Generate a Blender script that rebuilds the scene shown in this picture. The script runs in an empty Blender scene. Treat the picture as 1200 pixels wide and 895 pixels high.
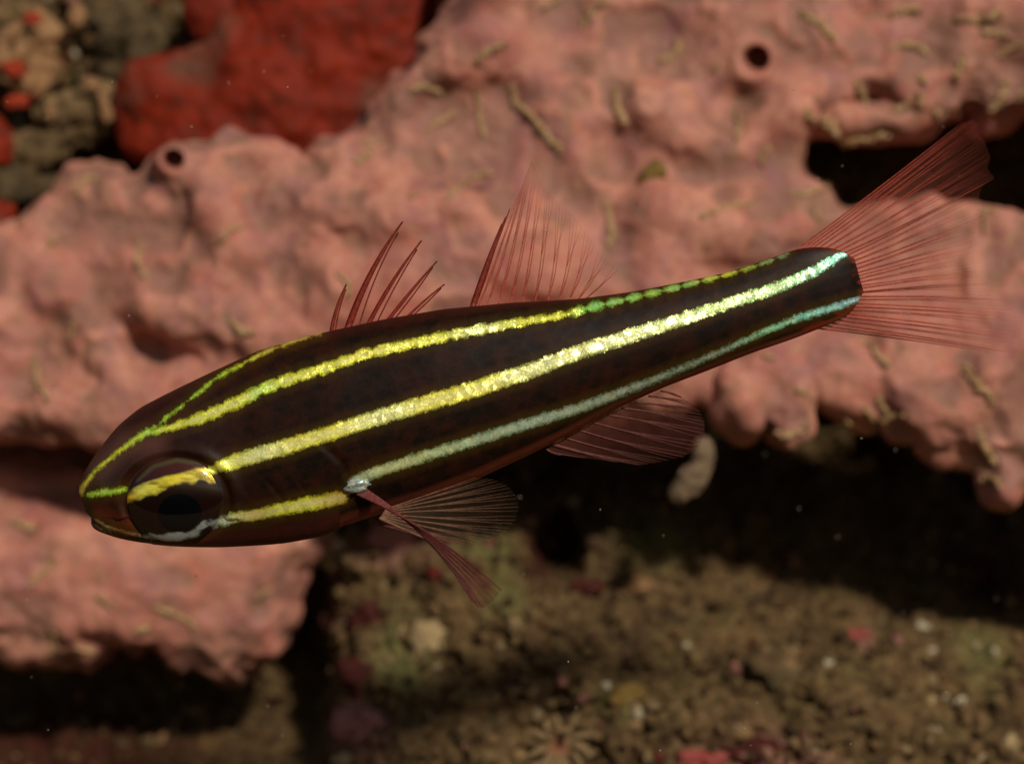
import bpy, math, random
import numpy as np
from mathutils import Vector, Matrix
from mathutils.bvhtree import BVHTree

random.seed(7)
RNG = np.random.default_rng(11)
scene = bpy.context.scene
COL = scene.collection
scene.unit_settings.scale_length = 0.005          # one unit is about half a centimetre: the fish is about 5 cm long

# ------------------------------------------------------------------ camera
DIST = 33.333                                      # camera to fish
OFF = 3.5                                          # the fish hovers this far in front of y = 0
cam = bpy.data.cameras.new('camera'); camo = bpy.data.objects.new('camera', cam); COL.objects.link(camo)
camo.location = (0, -DIST - OFF, 0); camo.rotation_euler = (math.radians(90), 0, 0)
cam.lens = 100; cam.sensor_width = 36; cam.clip_start = 0.5; cam.clip_end = 2000
cam.dof.use_dof = True; cam.dof.focus_distance = DIST - 0.25; cam.dof.aperture_fstop = 0.155; cam.dof.aperture_blades = 0
scene.camera = camo

# ------------------------------------------------------------------ light
LDIR = Vector((-0.33, 0.76, -0.56)).normalized()   # the way the light travels
world = bpy.data.worlds.new('World'); scene.world = world; world.use_nodes = True
wn = world.node_tree.nodes; wl = world.node_tree.links
sky = wn.new('ShaderNodeTexSky'); sky.sky_type = 'NISHITA'; sky.sun_disc = False
sky.sun_elevation = math.asin(-LDIR.z); sky.sun_rotation = math.atan2(-LDIR.x, -LDIR.y)
wn['Background'].inputs['Strength'].default_value = 0.05
wl.new(sky.outputs[0], wn['Background'].inputs['Color'])
sun = bpy.data.lights.new('sun', 'SUN'); sun.energy = 4.2; sun.angle = math.radians(5.0); sun.color = (1.0, 0.93, 0.82)
suno = bpy.data.objects.new('sun', sun); COL.objects.link(suno)
suno.rotation_euler = LDIR.to_track_quat('-Z', 'Y').to_euler(); suno.location = (8, -14, 14)
scene.view_settings.view_transform = 'Standard'; scene.view_settings.look = 'None'
scene.view_settings.exposure = -0.3; scene.view_settings.gamma = 1.0; scene.view_settings.use_curve_mapping = False
scene.render.engine = 'CYCLES'
scene.cycles.use_denoising = True
scene.cycles.max_bounces = 8; scene.cycles.transparent_max_bounces = 40
scene.cycles.caustics_reflective = False; scene.cycles.caustics_refractive = False

# ------------------------------------------------------------------ helpers
def at(px, py, d=0.0):
    k = (1 + (d + OFF) / DIST) / 100.0
    return Vector(((px - 600) * k, d, (447.5 - py) * k))

def tag(o, label=None, cat=None, group=None, kind=None):
    if label: o['label'] = label
    if cat: o['category'] = cat
    if group: o['group'] = group
    if kind: o['kind'] = kind
    return o

def mesh_obj(name, verts, faces, mat, parent=None, smooth=True):
    me = bpy.data.meshes.new(name)
    if isinstance(verts, np.ndarray): verts = verts.tolist()
    if isinstance(faces, np.ndarray): faces = faces.tolist()
    me.from_pydata(verts, [], faces)
    if smooth: me.polygons.foreach_set('use_smooth', [True] * len(me.polygons))
    me.update()
    if mat: me.materials.append(mat)
    o = bpy.data.objects.new(name, me); COL.objects.link(o)
    if parent: o.parent = parent
    return o

def attr_f(o, name, vals):
    a = o.data.attributes.new(name, 'FLOAT', 'POINT'); a.data.foreach_set('value', np.asarray(vals, np.float32).ravel())
def attr_c(o, name, vals):
    v = np.ones((len(vals), 4), np.float32); v[:, :3] = vals
    a = o.data.attributes.new(name, 'FLOAT_COLOR', 'POINT'); a.data.foreach_set('color', v.ravel())

_LAT = {}
def noise(p, scale, seed=0):
    """smooth value noise, about -1..1"""
    if seed not in _LAT: _LAT[seed] = np.random.default_rng(seed + 100).uniform(-1, 1, (32, 32, 32)).astype(np.float32)
    L = _LAT[seed]
    q = np.asarray(p, np.float64) * scale + 1000.0 + seed * 3.17
    i = np.floor(q).astype(int); f = q - i; f = f * f * f * (f * (f * 6 - 15) + 10)
    i0 = i % 32; i1 = (i + 1) % 32
    x0, y0, z0 = i0[:, 0], i0[:, 1], i0[:, 2]; x1, y1, z1 = i1[:, 0], i1[:, 1], i1[:, 2]
    fx, fy, fz = f[:, 0], f[:, 1], f[:, 2]
    a = L[x0, y0, z0] * (1 - fx) + L[x1, y0, z0] * fx; b = L[x0, y1, z0] * (1 - fx) + L[x1, y1, z0] * fx
    c = L[x0, y0, z1] * (1 - fx) + L[x1, y0, z1] * fx; d = L[x0, y1, z1] * (1 - fx) + L[x1, y1, z1] * fx
    return ((a * (1 - fy) + b * fy) * (1 - fz) + (c * (1 - fy) + d * fy) * fz) * 1.5
def fbm(p, scale, octs=4, seed=0, gain=0.5):
    r = 0; g = 1.0
    for k in range(octs): r = r + g * noise(p, scale * 2.03 ** k, seed + k); g *= gain
    return r

def poly_sd(poly, X, Z):
    """signed distance to a polygon, positive inside"""
    d = np.full(X.shape, 1e9); ins = np.zeros(X.shape, bool); n = len(poly)
    for k in range(n):
        ax, az = poly[k]; bx, bz = poly[(k + 1) % n]
        ex, ez = bx - ax, bz - az
        t = np.clip(((X - ax) * ex + (Z - az) * ez) / (ex * ex + ez * ez + 1e-12), 0, 1)
        d = np.minimum(d, np.hypot(X - ax - t * ex, Z - az - t * ez))
        c = ((az > Z) != (bz > Z))
        if abs(ez) > 1e-9: ins ^= c & (X < (bx - ax) * (Z - az) / ez + ax)
    return np.where(ins, d, -d)

def smin(a, b, k):
    h = np.clip(0.5 + 0.5 * (b - a) / k, 0, 1)
    return b * (1 - h) + a * h - k * h * (1 - h)
def smax(a, b, k): return -smin(-a, -b, k)

def surface_nets(F, org, h):
    """iso-surface of F<0 as quads"""
    nx, ny, nz = F.shape; S = F < 0
    mixed = np.zeros((nx - 1, ny - 1, nz - 1), np.int8)
    for a in (0, 1):
        for b in (0, 1):
            for c in (0, 1): mixed += S[a:nx - 1 + a, b:ny - 1 + b, c:nz - 1 + c]
    cells = np.argwhere((mixed > 0) & (mixed < 8))
    idx = -np.ones(mixed.shape, np.int64); idx[tuple(cells.T)] = np.arange(len(cells))
    acc = np.zeros((len(cells), 3)); cnt = np.zeros(len(cells))
    corners = [(a, b, c) for a in (0, 1) for b in (0, 1) for c in (0, 1)]
    for u in corners:
        for ax in range(3):
            if u[ax]: continue
            v = list(u); v[ax] = 1
            fa = F[cells[:, 0] + u[0], cells[:, 1] + u[1], cells[:, 2] + u[2]]
            fb = F[cells[:, 0] + v[0], cells[:, 1] + v[1], cells[:, 2] + v[2]]
            m = (fa < 0) != (fb < 0)
            t = fa / np.where(fa == fb, 1, fa - fb)
            p = np.tile(np.array(u, float), (len(cells), 1)); p[:, ax] += t
            acc[m] += p[m]; cnt[m] += 1
    V = (cells + acc / cnt[:, None]) * h + np.array(org)
    quads = []
    for ax in range(3):
        b, c = (ax + 1) % 3, (ax + 2) % 3
        sl0 = [slice(None)] * 3; sl1 = [slice(None)] * 3
        sl0[ax] = slice(0, -1); sl1[ax] = slice(1, None)
        A, B = S[tuple(sl0)], S[tuple(sl1)]
        e = np.argwhere(A != B)
        ok = (e[:, b] > 0) & (e[:, c] > 0) & (e[:, b] < F.shape[b] - 1) & (e[:, c] < F.shape[c] - 1)
        e = e[ok]
        def cid(db, dc):
            q = e.copy(); q[:, b] -= db; q[:, c] -= dc
            return idx[q[:, 0], q[:, 1], q[:, 2]]
        Q = np.stack([cid(1, 1), cid(0, 1), cid(0, 0), cid(1, 0)], 1)
        ins = A[e[:, 0], e[:, 1], e[:, 2]]
        Q[~ins] = Q[~ins][:, ::-1]
        quads.append(Q)
    return V, np.concatenate(quads)

def vnormals(V, Q):
    n = np.cross(V[Q[:, 2]] - V[Q[:, 0]], V[Q[:, 3]] - V[Q[:, 1]])
    N = np.zeros_like(V)
    for k in range(4): np.add.at(N, Q[:, k], n)
    return N / (np.linalg.norm(N, axis=1, keepdims=True) + 1e-12)

def srgb(r, g, b):
    return tuple(((c / 255) / 12.92 if c <= 10.3 else (((c / 255) + 0.055) / 1.055) ** 2.4) for c in (r, g, b))

# ------------------------------------------------------------------ materials
class NT:
    """short hand for a node tree"""
    def __init__(s, name):
        s.m = bpy.data.materials.new(name); s.m.use_nodes = True
        s.n = s.m.node_tree.nodes; s.l = s.m.node_tree.links; s.n.clear()
        s.out = s.n.new('ShaderNodeOutputMaterial')
    def node(s, t, ins=None, **props):
        n = s.n.new(t)
        for k, v in props.items(): setattr(n, k, v)
        for k, v in (ins or {}).items(): s.put(n.inputs[k], v)
        return n
    def put(s, sock, v):
        if isinstance(v, bpy.types.NodeSocket): s.l.new(v, sock)
        elif isinstance(v, (tuple, list)) and len(v) == 3 and sock.type == 'RGBA': sock.default_value = (*v, 1)
        else: sock.default_value = v
    def tex(s): return s.node('ShaderNodeTexCoord').outputs['Object']
    def noise(s, scale, detail=4, rough=0.55, vec=None, dist=0.0):
        n = s.node('ShaderNodeTexNoise', {'Scale': scale, 'Detail': detail, 'Roughness': rough, 'Distortion': dist})
        s.l.new(vec if vec is not None else s.tex(), n.inputs['Vector']); return n.outputs['Fac']
    def voro(s, scale, vec=None, out='Color', rnd=1.0):
        n = s.node('ShaderNodeTexVoronoi', {'Scale': scale, 'Randomness': rnd})
        s.l.new(vec if vec is not None else s.tex(), n.inputs['Vector']); return n.outputs[out]
    def step(s, v, lo, hi, a=0.0, b=1.0):
        return s.node('ShaderNodeMapRange', {'Value': v, 'From Min': lo, 'From Max': hi, 'To Min': a, 'To Max': b}, clamp=True).outputs[0]
    def mix(s, f, a, b, mode='MIX'):
        n = s.node('ShaderNodeMix', data_type='RGBA', blend_type=mode)
        s.put(n.inputs['Factor'], f); s.put(n.inputs[6], a); s.put(n.inputs[7], b); return n.outputs[2]
    def math(s, op, a, b=0.0, c=None):
        n = s.node('ShaderNodeMath', operation=op); s.put(n.inputs[0], a); s.put(n.inputs[1], b)
        if c is not None: s.put(n.inputs[2], c)
        return n.outputs[0]
    def attr(s, name, out='Fac'):
        return s.node('ShaderNodeAttribute', attribute_name=name).outputs[out]
    def bump(s, h, strength, dist, normal=None):
        n = s.node('ShaderNodeBump', {'Height': h, 'Strength': strength, 'Distance': dist})
        if normal is not None: s.l.new(normal, n.inputs['Normal'])
        return n.outputs[0]
    def principled(s, **kw):
        p = s.node('ShaderNodeBsdfPrincipled')
        for k, v in kw.items(): s.put(p.inputs[k.replace('_', ' ')], v)
        return p
    def done(s, sh): s.l.new(sh.outputs[0], s.out.inputs['Surface']); return s.m

def mat_sponge():
    t = NT('pink_sponge')
    n1 = t.noise(0.75, 4, 0.6); n2 = t.noise(2.4, 5, 0.62, dist=0.6); n3 = t.noise(9, 4, 0.6); val = t.attr('valley')
    c = t.mix(t.step(n1, 0.35, 0.66), srgb(163, 101, 87), srgb(196, 138, 114))
    c = t.mix(t.step(n2, 0.50, 0.72, 0, 0.75), c, srgb(178, 98, 80))
    n4 = t.noise(1.5, 5, 0.6, dist=0.8, vec=t.node('ShaderNodeMapping', {'Vector': t.tex(), 'Location': (4, 7, 2)}).outputs[0])
    c = t.mix(t.step(n4, 0.48, 0.66, 0, 0.7), c, srgb(136, 88, 90))          # mauve patches
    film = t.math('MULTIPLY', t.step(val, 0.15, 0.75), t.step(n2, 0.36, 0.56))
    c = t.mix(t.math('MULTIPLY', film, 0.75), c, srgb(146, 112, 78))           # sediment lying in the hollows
    n5 = t.noise(5.5, 4, 0.65)
    c = t.mix(t.step(n5, 0.52, 0.70, 0, 0.65), c, srgb(160, 122, 86))
    c = t.mix(t.step(n3, 0.35, 0.7, 0, 0.42), c, srgb(136, 82, 66))
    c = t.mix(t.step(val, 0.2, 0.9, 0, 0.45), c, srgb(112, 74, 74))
    pores = t.voro(26, out='Distance')
    c = t.mix(t.step(pores, 0.0, 0.22, 0.28, 0.0), c, srgb(110, 52, 46))
    nrm = t.bump(t.math('ADD', t.math('MULTIPLY', n3, 1.0), t.math('MULTIPLY', t.step(pores, 0, 0.3), 0.2)), 0.32, 0.07)
    nrm = t.bump(t.noise(42, 3, 0.6), 0.30, 0.03, nrm)
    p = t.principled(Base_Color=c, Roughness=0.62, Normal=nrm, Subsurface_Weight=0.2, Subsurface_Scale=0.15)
    p.inputs['Specular IOR Level'].default_value = 0.22
    p.inputs['Subsurface Radius'].default_value = (1.0, 0.45, 0.3)
    return t.done(p)

def mat_mottled(name, cols, scale=2.0, rough=0.85, bump=0.6, use_col=False, spec=0.15, fine=14):
    t = NT(name)
    if use_col: c = t.attr('col', 'Color')
    else:
        a = t.noise(scale, 5, 0.62, dist=0.5); b = t.noise(scale * 2.7, 5, 0.65); d = t.noise(scale * 0.55, 3, 0.5)
        c = t.mix(t.step(a, 0.38, 0.62), cols[0], cols[1])
        c = t.mix(t.step(b, 0.52, 0.68), c, cols[2])
        if len(cols) > 3: c = t.mix(t.step(d, 0.54, 0.66, 0, 0.9), c, cols[3])
    n = t.noise(fine, 4, 0.65)
    c = t.mix(t.step(n, 0.3, 0.7, 0.35, 0.0), c, (0.02, 0.013, 0.008))
    nrm = t.bump(n, bump, 0.08)
    p = t.principled(Base_Color=c, Roughness=rough, Normal=nrm); p.inputs['Specular IOR Level'].default_value = spec
    return t.done(p)

def mat_reef():
    t = NT('silted_reef')
    a = t.noise(1.6, 6, 0.65, dist=0.7); b = t.noise(5.5, 6, 0.7); d = t.noise(0.7, 3); e = t.noise(15, 4, 0.7)
    c = t.mix(t.step(a, 0.36, 0.64), srgb(62, 46, 30), srgb(124, 96, 62))
    c = t.mix(t.step(b, 0.50, 0.70), c, srgb(150, 124, 84))
    c = t.mix(t.step(b, 0.44, 0.28, 0, 0.8), c, srgb(52, 38, 26))
    c = t.mix(t.step(d, 0.55, 0.68, 0, 0.5), c, srgb(104, 92, 54))
    c = t.mix(t.math('MULTIPLY', t.attr('green'), t.step(b, 0.3, 0.6, 0.25, 0.7)), c, srgb(124, 124, 72))
    c = t.mix(t.math('MULTIPLY', t.attr('pink'), t.step(b, 0.35, 0.55, 0.2, 1)), c, srgb(172, 118, 104))
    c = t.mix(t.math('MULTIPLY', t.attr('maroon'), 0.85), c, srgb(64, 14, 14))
    c = t.mix(t.step(e, 0.64, 0.75, 0, 0.5), c, srgb(160, 134, 96))
    c = t.mix(1.0, c, (0.74, 0.74, 0.72), 'MULTIPLY')
    nrm = t.bump(e, 0.7, 0.08)
    p = t.principled(Base_Color=c, Roughness=0.9, Normal=nrm); p.inputs['Specular IOR Level'].default_value = 0.12
    return t.done(p)

def mat_fish_body():
    t = NT('fish_skin')
    sd = t.attr('stripe'); bcol = t.attr('bcol', 'Color'); scol = t.attr('scol', 'Color')
    obj = t.tex()
    w1 = t.noise(16, 3, 0.6, vec=obj); w2 = t.noise(46, 3, 0.7, vec=obj)
    wob = t.math('ADD', t.math('MULTIPLY', t.math('SUBTRACT', w1, 0.5), 0.07), t.math('MULTIPLY', t.math('SUBTRACT', w2, 0.5), 0.06))
    sdn = t.math('ADD', sd, wob)
    mask = t.step(sdn, -0.016, 0.022)
    halo = t.step(sdn, -0.12, 0.0)
    flake = t.node('ShaderNodeSeparateColor', {'Color': t.voro(64, vec=obj)})
    flake2 = t.node('ShaderNodeSeparateColor', {'Color': t.voro(17, vec=obj)})
    s = t.mix(t.step(flake.outputs[0], 0.55, 1.0, 0, 0.55), scol, srgb(196, 214, 150))
    s = t.mix(t.step(flake.outputs[1], 0.62, 1.0, 0, 0.5), s, t.mix(0.7, scol, srgb(40, 92, 12)))
    s = t.mix(t.step(flake2.outputs[2], 0.7, 1.0, 0, 0.6), s, t.mix(0.6, scol, srgb(206, 160, 40)))
    b = t.mix(t.step(t.noise(3.2, 5, 0.65, vec=obj), 0.46, 0.74, 0, 0.42), bcol, srgb(60, 22, 9))
    b = t.mix(t.step(t.noise(30, 3, 0.7, vec=obj), 0.55, 0.78, 0, 0.25), b, srgb(74, 36, 18))
    b = t.mix(t.math('MULTIPLY', halo, 0.45), b, srgb(70, 52, 8))
    s = t.mix(t.step(sdn, 0.0, 0.03, 0.6, 0.0), s, t.mix(0.5, scol, srgb(110, 150, 10)))
    seg = t.step(t.math('ABSOLUTE', t.math('SINE', t.math('MULTIPLY_ADD', t.attr('along'), 0.1366, t.math('MULTIPLY', w1, 2.0)))), 0.0, 0.35, 1, 0)
    s = t.mix(t.step(sdn, 0.015, 0.07, 0, 0.6), s, t.mix(0.6, scol, srgb(255, 252, 200)))
    s = t.mix(t.math('MULTIPLY', seg, t.step(t.noise(9, 2, vec=obj), 0.4, 0.6, 0.05, 0.5)), s, t.mix(0.75, scol, srgb(60, 96, 14)))
    mp = t.node('ShaderNodeMapping', {'Vector': obj, 'Scale': (5.2, 0.0, 7.4), 'Rotation': (0, 0.1, 0)}).outputs[0]
    scale_n = t.voro(1.0, vec=mp, out='Distance', rnd=0.85)
    b = t.mix(t.step(scale_n, 0.36, 0.58, 0, 0.06), b, srgb(82, 40, 20))
    hgt = t.math('ADD', t.math('MULTIPLY', t.noise(60, 2, vec=obj), 0.25), scale_n)
    nb = t.bump(hgt, 0.10, 0.03)
    gn = t.node('ShaderNodeNewGeometry').outputs['Normal']
    def tilt(colsock, k, nrm):
        q = t.node('ShaderNodeVectorMath', {0: colsock, 1: (0.5, 0.5, 0.5)}, operation='SUBTRACT').outputs[0]
        q = t.node('ShaderNodeVectorMath', {0: q, 'Scale': k}, operation='SCALE').outputs[0]
        q = t.node('ShaderNodeVectorMath', {0: nrm, 1: q}, operation='ADD').outputs[0]
        return t.node('ShaderNodeVectorMath', {0: q}, operation='NORMALIZE').outputs[0]
    ns = tilt(t.voro(80, vec=obj), 0.22, tilt(t.voro(14, vec=obj), 0.24, gn))
    pb = t.principled(Base_Color=b, Roughness=t.step(t.attr('gloss'), 0, 1, 0.42, 0.2), Normal=nb); t.put(pb.inputs['Specular IOR Level'], t.step(t.attr('gloss'), 0, 1, 0.07, 0.4))
    ps = t.principled(Base_Color=s, Roughness=0.33, Metallic=0.4, Normal=ns)
    mx = t.node('ShaderNodeMixShader', {0: mask, 1: pb.outputs[0], 2: ps.outputs[0]})
    return t.done(mx)

def mat_fin(name, col, base_alpha, tip_alpha, dots=False):
    """thin fin skin: part clear, part scattering"""
    t = NT(name)
    along = t.attr('along')
    n = t.noise(7, 3, 0.6)
    al = t.math('MULTIPLY', t.math('MULTIPLY_ADD', t.math('POWER', t.math('SUBTRACT', 1.0, along), 1.5), base_alpha - tip_alpha, tip_alpha), t.step(n, 0.3, 0.7, 0.75, 1.2))
    al = t.math('MULTIPLY', al, t.attr('fade'))
    if dots:
        d = t.step(t.voro(30, out='Distance'), 0.22, 0.32, 1, 0)
        al = t.math('MAXIMUM', al, t.math('MULTIPLY', d, t.step(along, 0.05, 0.30, 0.55, 0.0)))
    df = t.node('ShaderNodeBsdfDiffuse', {'Color': col}); tr = t.node('ShaderNodeBsdfTranslucent', {'Color': col})
    a = t.node('ShaderNodeMixShader', {0: 0.4, 1: df.outputs[0], 2: tr.outputs[0]})
    cl = t.node('ShaderNodeBsdfTransparent', {'Color': (1, 1, 1)})
    return t.done(t.node('ShaderNodeMixShader', {0: al, 1: cl.outputs[0], 2: a.outputs[0]}))

def mat_ray(name, col, fade=True, a0=1.0, a1=0.25):
    t = NT(name)
    p = t.principled(Base_Color=t.mix(t.step(t.noise(24, 2), 0.4, 0.65), col, tuple(c * 0.6 for c in col)), Roughness=0.5)
    p.inputs['Specular IOR Level'].default_value = 0.2
    cl = t.node('ShaderNodeBsdfTransparent')
    return t.done(t.node('ShaderNodeMixShader', {0: t.step(t.attr('along'), 0.1, 1.0, a0, a1), 1: cl.outputs[0], 2: p.outputs[0]}))

def mat_plain(name, col, rough=0.5, spec=0.3, metal=0.0):
    t = NT(name); n = t.noise(20, 3)
    p = t.principled(Base_Color=t.mix(t.step(n, 0.3, 0.7, 0, 0.4), col, tuple(c * 0.6 for c in col)), Roughness=rough, Metallic=metal, Normal=t.bump(n, 0.3, 0.03))
    p.inputs['Specular IOR Level'].default_value = spec
    return t.done(p)

# ------------------------------------------------------------------ the reef behind: one sheet
def reef_depth(X, Z):
    zz = np.array([-40, -9, -7, -5.6, -4.6, -3.6, -2.8, -2.3, -1.9, -1.4, -0.6, 1, 4, 7, 12, 40.0])
    yy = np.array([-60, 0.6, 1.8, 2.8, 3.6, 4.3, 4.8, 5.4, 6.6, 8.4, 9.2, 9.0, 7.2, 7.0, 9.0, 30.0])
    Y = np.interp(Z, zz, yy)
    left = 1 / (1 + np.exp((X + 2.75) / 0.16))                       # a hollow under the lower lobe of the sponge
    Y = Y + left * 4.0 * np.exp(-((Z + 4.7) / 2.0) ** 2)
    rgt = 1 / (1 + np.exp(-(X - 3.6) / 0.8)); Y = Y + rgt * 3.0 * np.exp(-((Z + 2.4) / 1.0) ** 2)
    c = at(655, 645, 5); Y = Y + 2.2 * np.exp(-(((X - c.x) / 0.36) ** 2 + ((Z - c.z) / 0.5) ** 2) ** 2)   # a dark pit
    return Y
def axis_steps(lo, hi, far, h):
    a = np.arange(lo, hi, h); g = []; s = h; v = hi
    while v < far: g.append(v); s *= 1.35; v += s
    g2 = []; s = h; v = lo - h
    while v > -far: g2.append(v); s *= 1.35; v -= s
    return np.concatenate([g2[::-1], a, g])
gx = axis_steps(-8.8, 8.8, 120, 0.045); gz = axis_steps(-7.0, 6.8, 60, 0.045)
GX, GZ = np.meshgrid(gx, gz, indexing='ij')
P2 = np.stack([GX.ravel(), np.zeros(GX.size), GZ.ravel()], 1)
Yr = reef_depth(P2[:, 0], P2[:, 2])
Yr = Yr - 0.40 * fbm(P2, 0.55, 3, 20) - 0.20 * np.abs(fbm(P2, 1.9, 4, 24, 0.6)) - 0.06 * fbm(P2, 7.0, 3, 28, 0.6)
P2[:, 1] = Yr
nxr, nzr = GX.shape
I = np.arange(nxr * nzr).reshape(nxr, nzr)
RQ = np.stack([I[:-1, :-1], I[1:, :-1], I[1:, 1:], I[:-1, 1:]], -1).reshape(-1, 4)
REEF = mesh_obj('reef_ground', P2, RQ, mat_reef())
tag(REEF, kind='structure')
def spotmap(lst, d=4.6):
    s = np.zeros(len(P2))
    for px, py, rx, rz in lst:
        c = at(px, py, d); s = np.maximum(s, np.exp(-(((P2[:, 0] - c.x) / rx) ** 2 + ((P2[:, 2] - c.z) / rz) ** 2) ** 1.5))
    return s
attr_f(REEF, 'green', spotmap([(572, 655, .5, .45), (775, 640, .6, .35), (590, 700, .35, .35), (720, 810, .3, .25), (1150, 760, .4, .5), (470, 760, .4, .6)]))
attr_f(REEF, 'pink', spotmap([(425, 850, .45, .4), (455, 640, .5, .35), (385, 735, .22, .2), (1008, 745, .15, .13), (880, 880, .9, .45)]))
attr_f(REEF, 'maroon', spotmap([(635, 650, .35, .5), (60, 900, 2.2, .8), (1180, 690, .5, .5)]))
REEF_BVH = BVHTree.FromPolygons(P2.tolist(), RQ.tolist())

# ------------------------------------------------------------------ pink sponge
H = 0.05
ox, oy, oz = -8.9, 1.0, -5.0
nx, ny, nz = 404, 126, 230
xs = ox + H * np.arange(nx); ys = oy + H * np.arange(ny); zs = oz + H * np.arange(nz)
X2, Z2 = np.meshgrid(xs, zs, indexing='ij')
def wpoly(pts, d): return [(at(a, b, d).x, at(a, b, d).z) for a, b in pts]
UP = wpoly([(-300, 330), (-60, 285), (0, 262), (36, 222), (66, 194), (105, 180), (150, 184), (200, 174), (238, 158), (265, 148), (300, 160), (345, 168), (392, 142),
            (430, 112), (455, 88), (478, 62), (488, 30), (505, -10), (520, -200), (1700, -200), (1700, 640), (1250, 596), (1190, 578), (1160, 566), (1135, 552), (1105, 525),
            (1078, 508), (1030, 500), (985, 490), (957, 486), (925, 514), (898, 492), (870, 508), (842, 486), (815, 478), (770, 486), (690, 500), (600, 525), (480, 545),
            (380, 552), (300, 552), (200, 535), (100, 520), (0, 516), (-300, 520)], 3.0)
HOLE = wpoly([(944, 140), (955, 115), (1000, 106), (1060, 104), (1088, 122), (1112, 138), (1140, 132), (1158, 112), (1172, 130), (1200, 122), (1300, 104), (1300, 262),
              (1215, 252), (1180, 246), (1120, 240), (1060, 240), (1008, 226), (985, 212), (958, 192)], 3.0)
LOW = wpoly([(-300, 470), (0, 500), (120, 540), (250, 580), (345, 600), (386, 622), (384, 655), (356, 680), (342, 722), (322, 766), (292, 792), (255, 808), (210, 797),
             (170, 780), (120, 777), (90, 792), (50, 784), (0, 772), (-300, 760)], 4.0)
P2f = np.stack([X2.ravel(), np.zeros(X2.size), Z2.ravel()], 1)
edge_n = (0.10 * fbm(P2f, 1.6, 3, 40)).reshape(X2.shape)
dU = np.minimum(poly_sd(UP, X2, Z2) + edge_n, 3.0)
dH = poly_sd(HOLE, X2, Z2) - 0.5 * edge_n
dL = np.minimum(poly_sd(LOW, X2, Z2) + edge_n, 3.0)
lump = (0.34 * noise(P2f, 0.42, 50) + 0.12 * noise(P2f, 1.05, 51)).reshape(X2.shape)
ycU = 3.6 + 0.22 * Z2 + lump + 0.022 * np.maximum(-X2 - 1.0, 0) ** 2
ycU = ycU + 0.75 * np.exp(-((Z2 - 0.0) / 0.9) ** 2) * (X2 < 3)*0.4
ycL = 5.25 + 0.5 * lump + 0.06 * (Z2 + 3.0) + 0.55 * np.clip((Z2 + 2.45) / 0.8, 0, 1)
Y3 = ys[None, :, None]
def plate(d2, yc, T, r):
    qa = (-d2 + r)[:, None, :]; qb = np.abs(Y3 - yc[:, None, :]) - T + r
    return np.minimum(np.maximum(qa, qb), 0) + np.sqrt(np.maximum(qa, 0) ** 2 + np.maximum(qb, 0) ** 2) - r
F = plate(dU, ycU, 1.0, 0.85).astype(np.float32)
hole3 = np.broadcast_to(dH[:, None, :], F.shape)
F = smax(F, hole3.astype(np.float32) + 0.0, 0.28)
F = smin(F, plate(dL, ycL, 0.95, 0.85).astype(np.float32), 0.22)
def ellip(c, r):
    q = np.sqrt(((xs[:, None, None] - c[0]) / r[0]) ** 2 + ((ys[None, :, None] - c[1]) / r[1]) ** 2 + ((zs[None, None, :] - c[2]) / r[2]) ** 2)
    return ((q - 1) * min(r)).astype(np.float32)
c = at(1020, 148, 4.3); F = smin(F, ellip(c, (0.95, 0.7, 0.34)), 0.25)                   # ledge inside the hole
def capsule(a, b, ra, rb):
    a = np.array(a); b = np.array(b); d = b - a; L = d @ d
    px_ = xs[:, None, None] - a[0]; py_ = ys[None, :, None] - a[1]; pz_ = zs[None, None, :] - a[2]
    t = np.clip((px_ * d[0] + py_ * d[1] + pz_ * d[2]) / L, 0, 1)
    return (np.sqrt((px_ - t * d[0]) ** 2 + (py_ - t * d[1]) ** 2 + (pz_ - t * d[2]) ** 2) - (ra + (rb - ra) * t)).astype(np.float32)
def front(px, py, d0=2.6):
    c = at(px, py, d0); i = int(round((c.x - ox) / H)); k = int(round((c.z - oz) / H))
    col = F[i, :, k]; j = np.argmax(col < 0)
    return oy + j * H
# ridges that run down to the ragged lower edge on the right, and folds elsewhere
for (ax_, ay_, bx_, by_, ra, rb) in [(880, 405, 935, 500, .26, .20), (985, 415, 1010, 492, .30, .22), (1060, 420, 1105, 515, .30, .26), (1150, 440, 1180, 560, .34, .30),
                                     (800, 452, 868, 498, .20, .16), (215, 200, 290, 300, .24, .20), (265, 165, 330, 200, .22, .2), (60, 330, 170, 480, .20, .24), (180, 360, 330, 400, .3, .26),
                                     (470, 120, 560, 60, .22, .26), (640, 110, 700, 220, .30, .28), (760, 120, 850, 180, .34, .28), (1120, 60, 1168, 108, .26, .15), (70, 640, 200, 700, .22, .26), (-90, 486, 70, 486, .36, .40), (70, 486, 200, 500, .40, .3),
                                     (220, 690, 330, 750, .3, .26), (880, 30, 1000, 60, .3, .24), (330, 230, 480, 260, .26, .22), (520, 230, 640, 330, .3, .26), (760, 250, 900, 290, .34, .26)]:
    ya, yb = front(ax_, ay_), front(bx_, by_)
    if ya <= oy + .1 or yb <= oy + .1: continue
    F = smin(F, capsule(at(ax_, ay_, ya + 0.06), at(bx_, by_, yb + 0.06), ra, rb), 0.34)
yo = front(882, 78)
F = smin(F, capsule(at(886, 72, yo + 0.40), at(879, 77, yo - 0.05), 0.50, 0.30), 0.40)   # the raised vent
F = smax(F, -capsule(at(890, 66, yo + 0.30), at(880, 74, yo - 0.6), 0.14, 0.21), 0.12)
yo2 = front(200, 190)
F = smin(F, capsule(at(203, 192, yo2 + 0.4), at(199, 190, yo2 + 0.12), 0.34, 0.22), 0.40)
F = smax(F, -capsule(at(206, 185, yo2 + 0.5), at(200, 189, yo2 - 0.5), 0.13, 0.15), 0.07)
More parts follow.
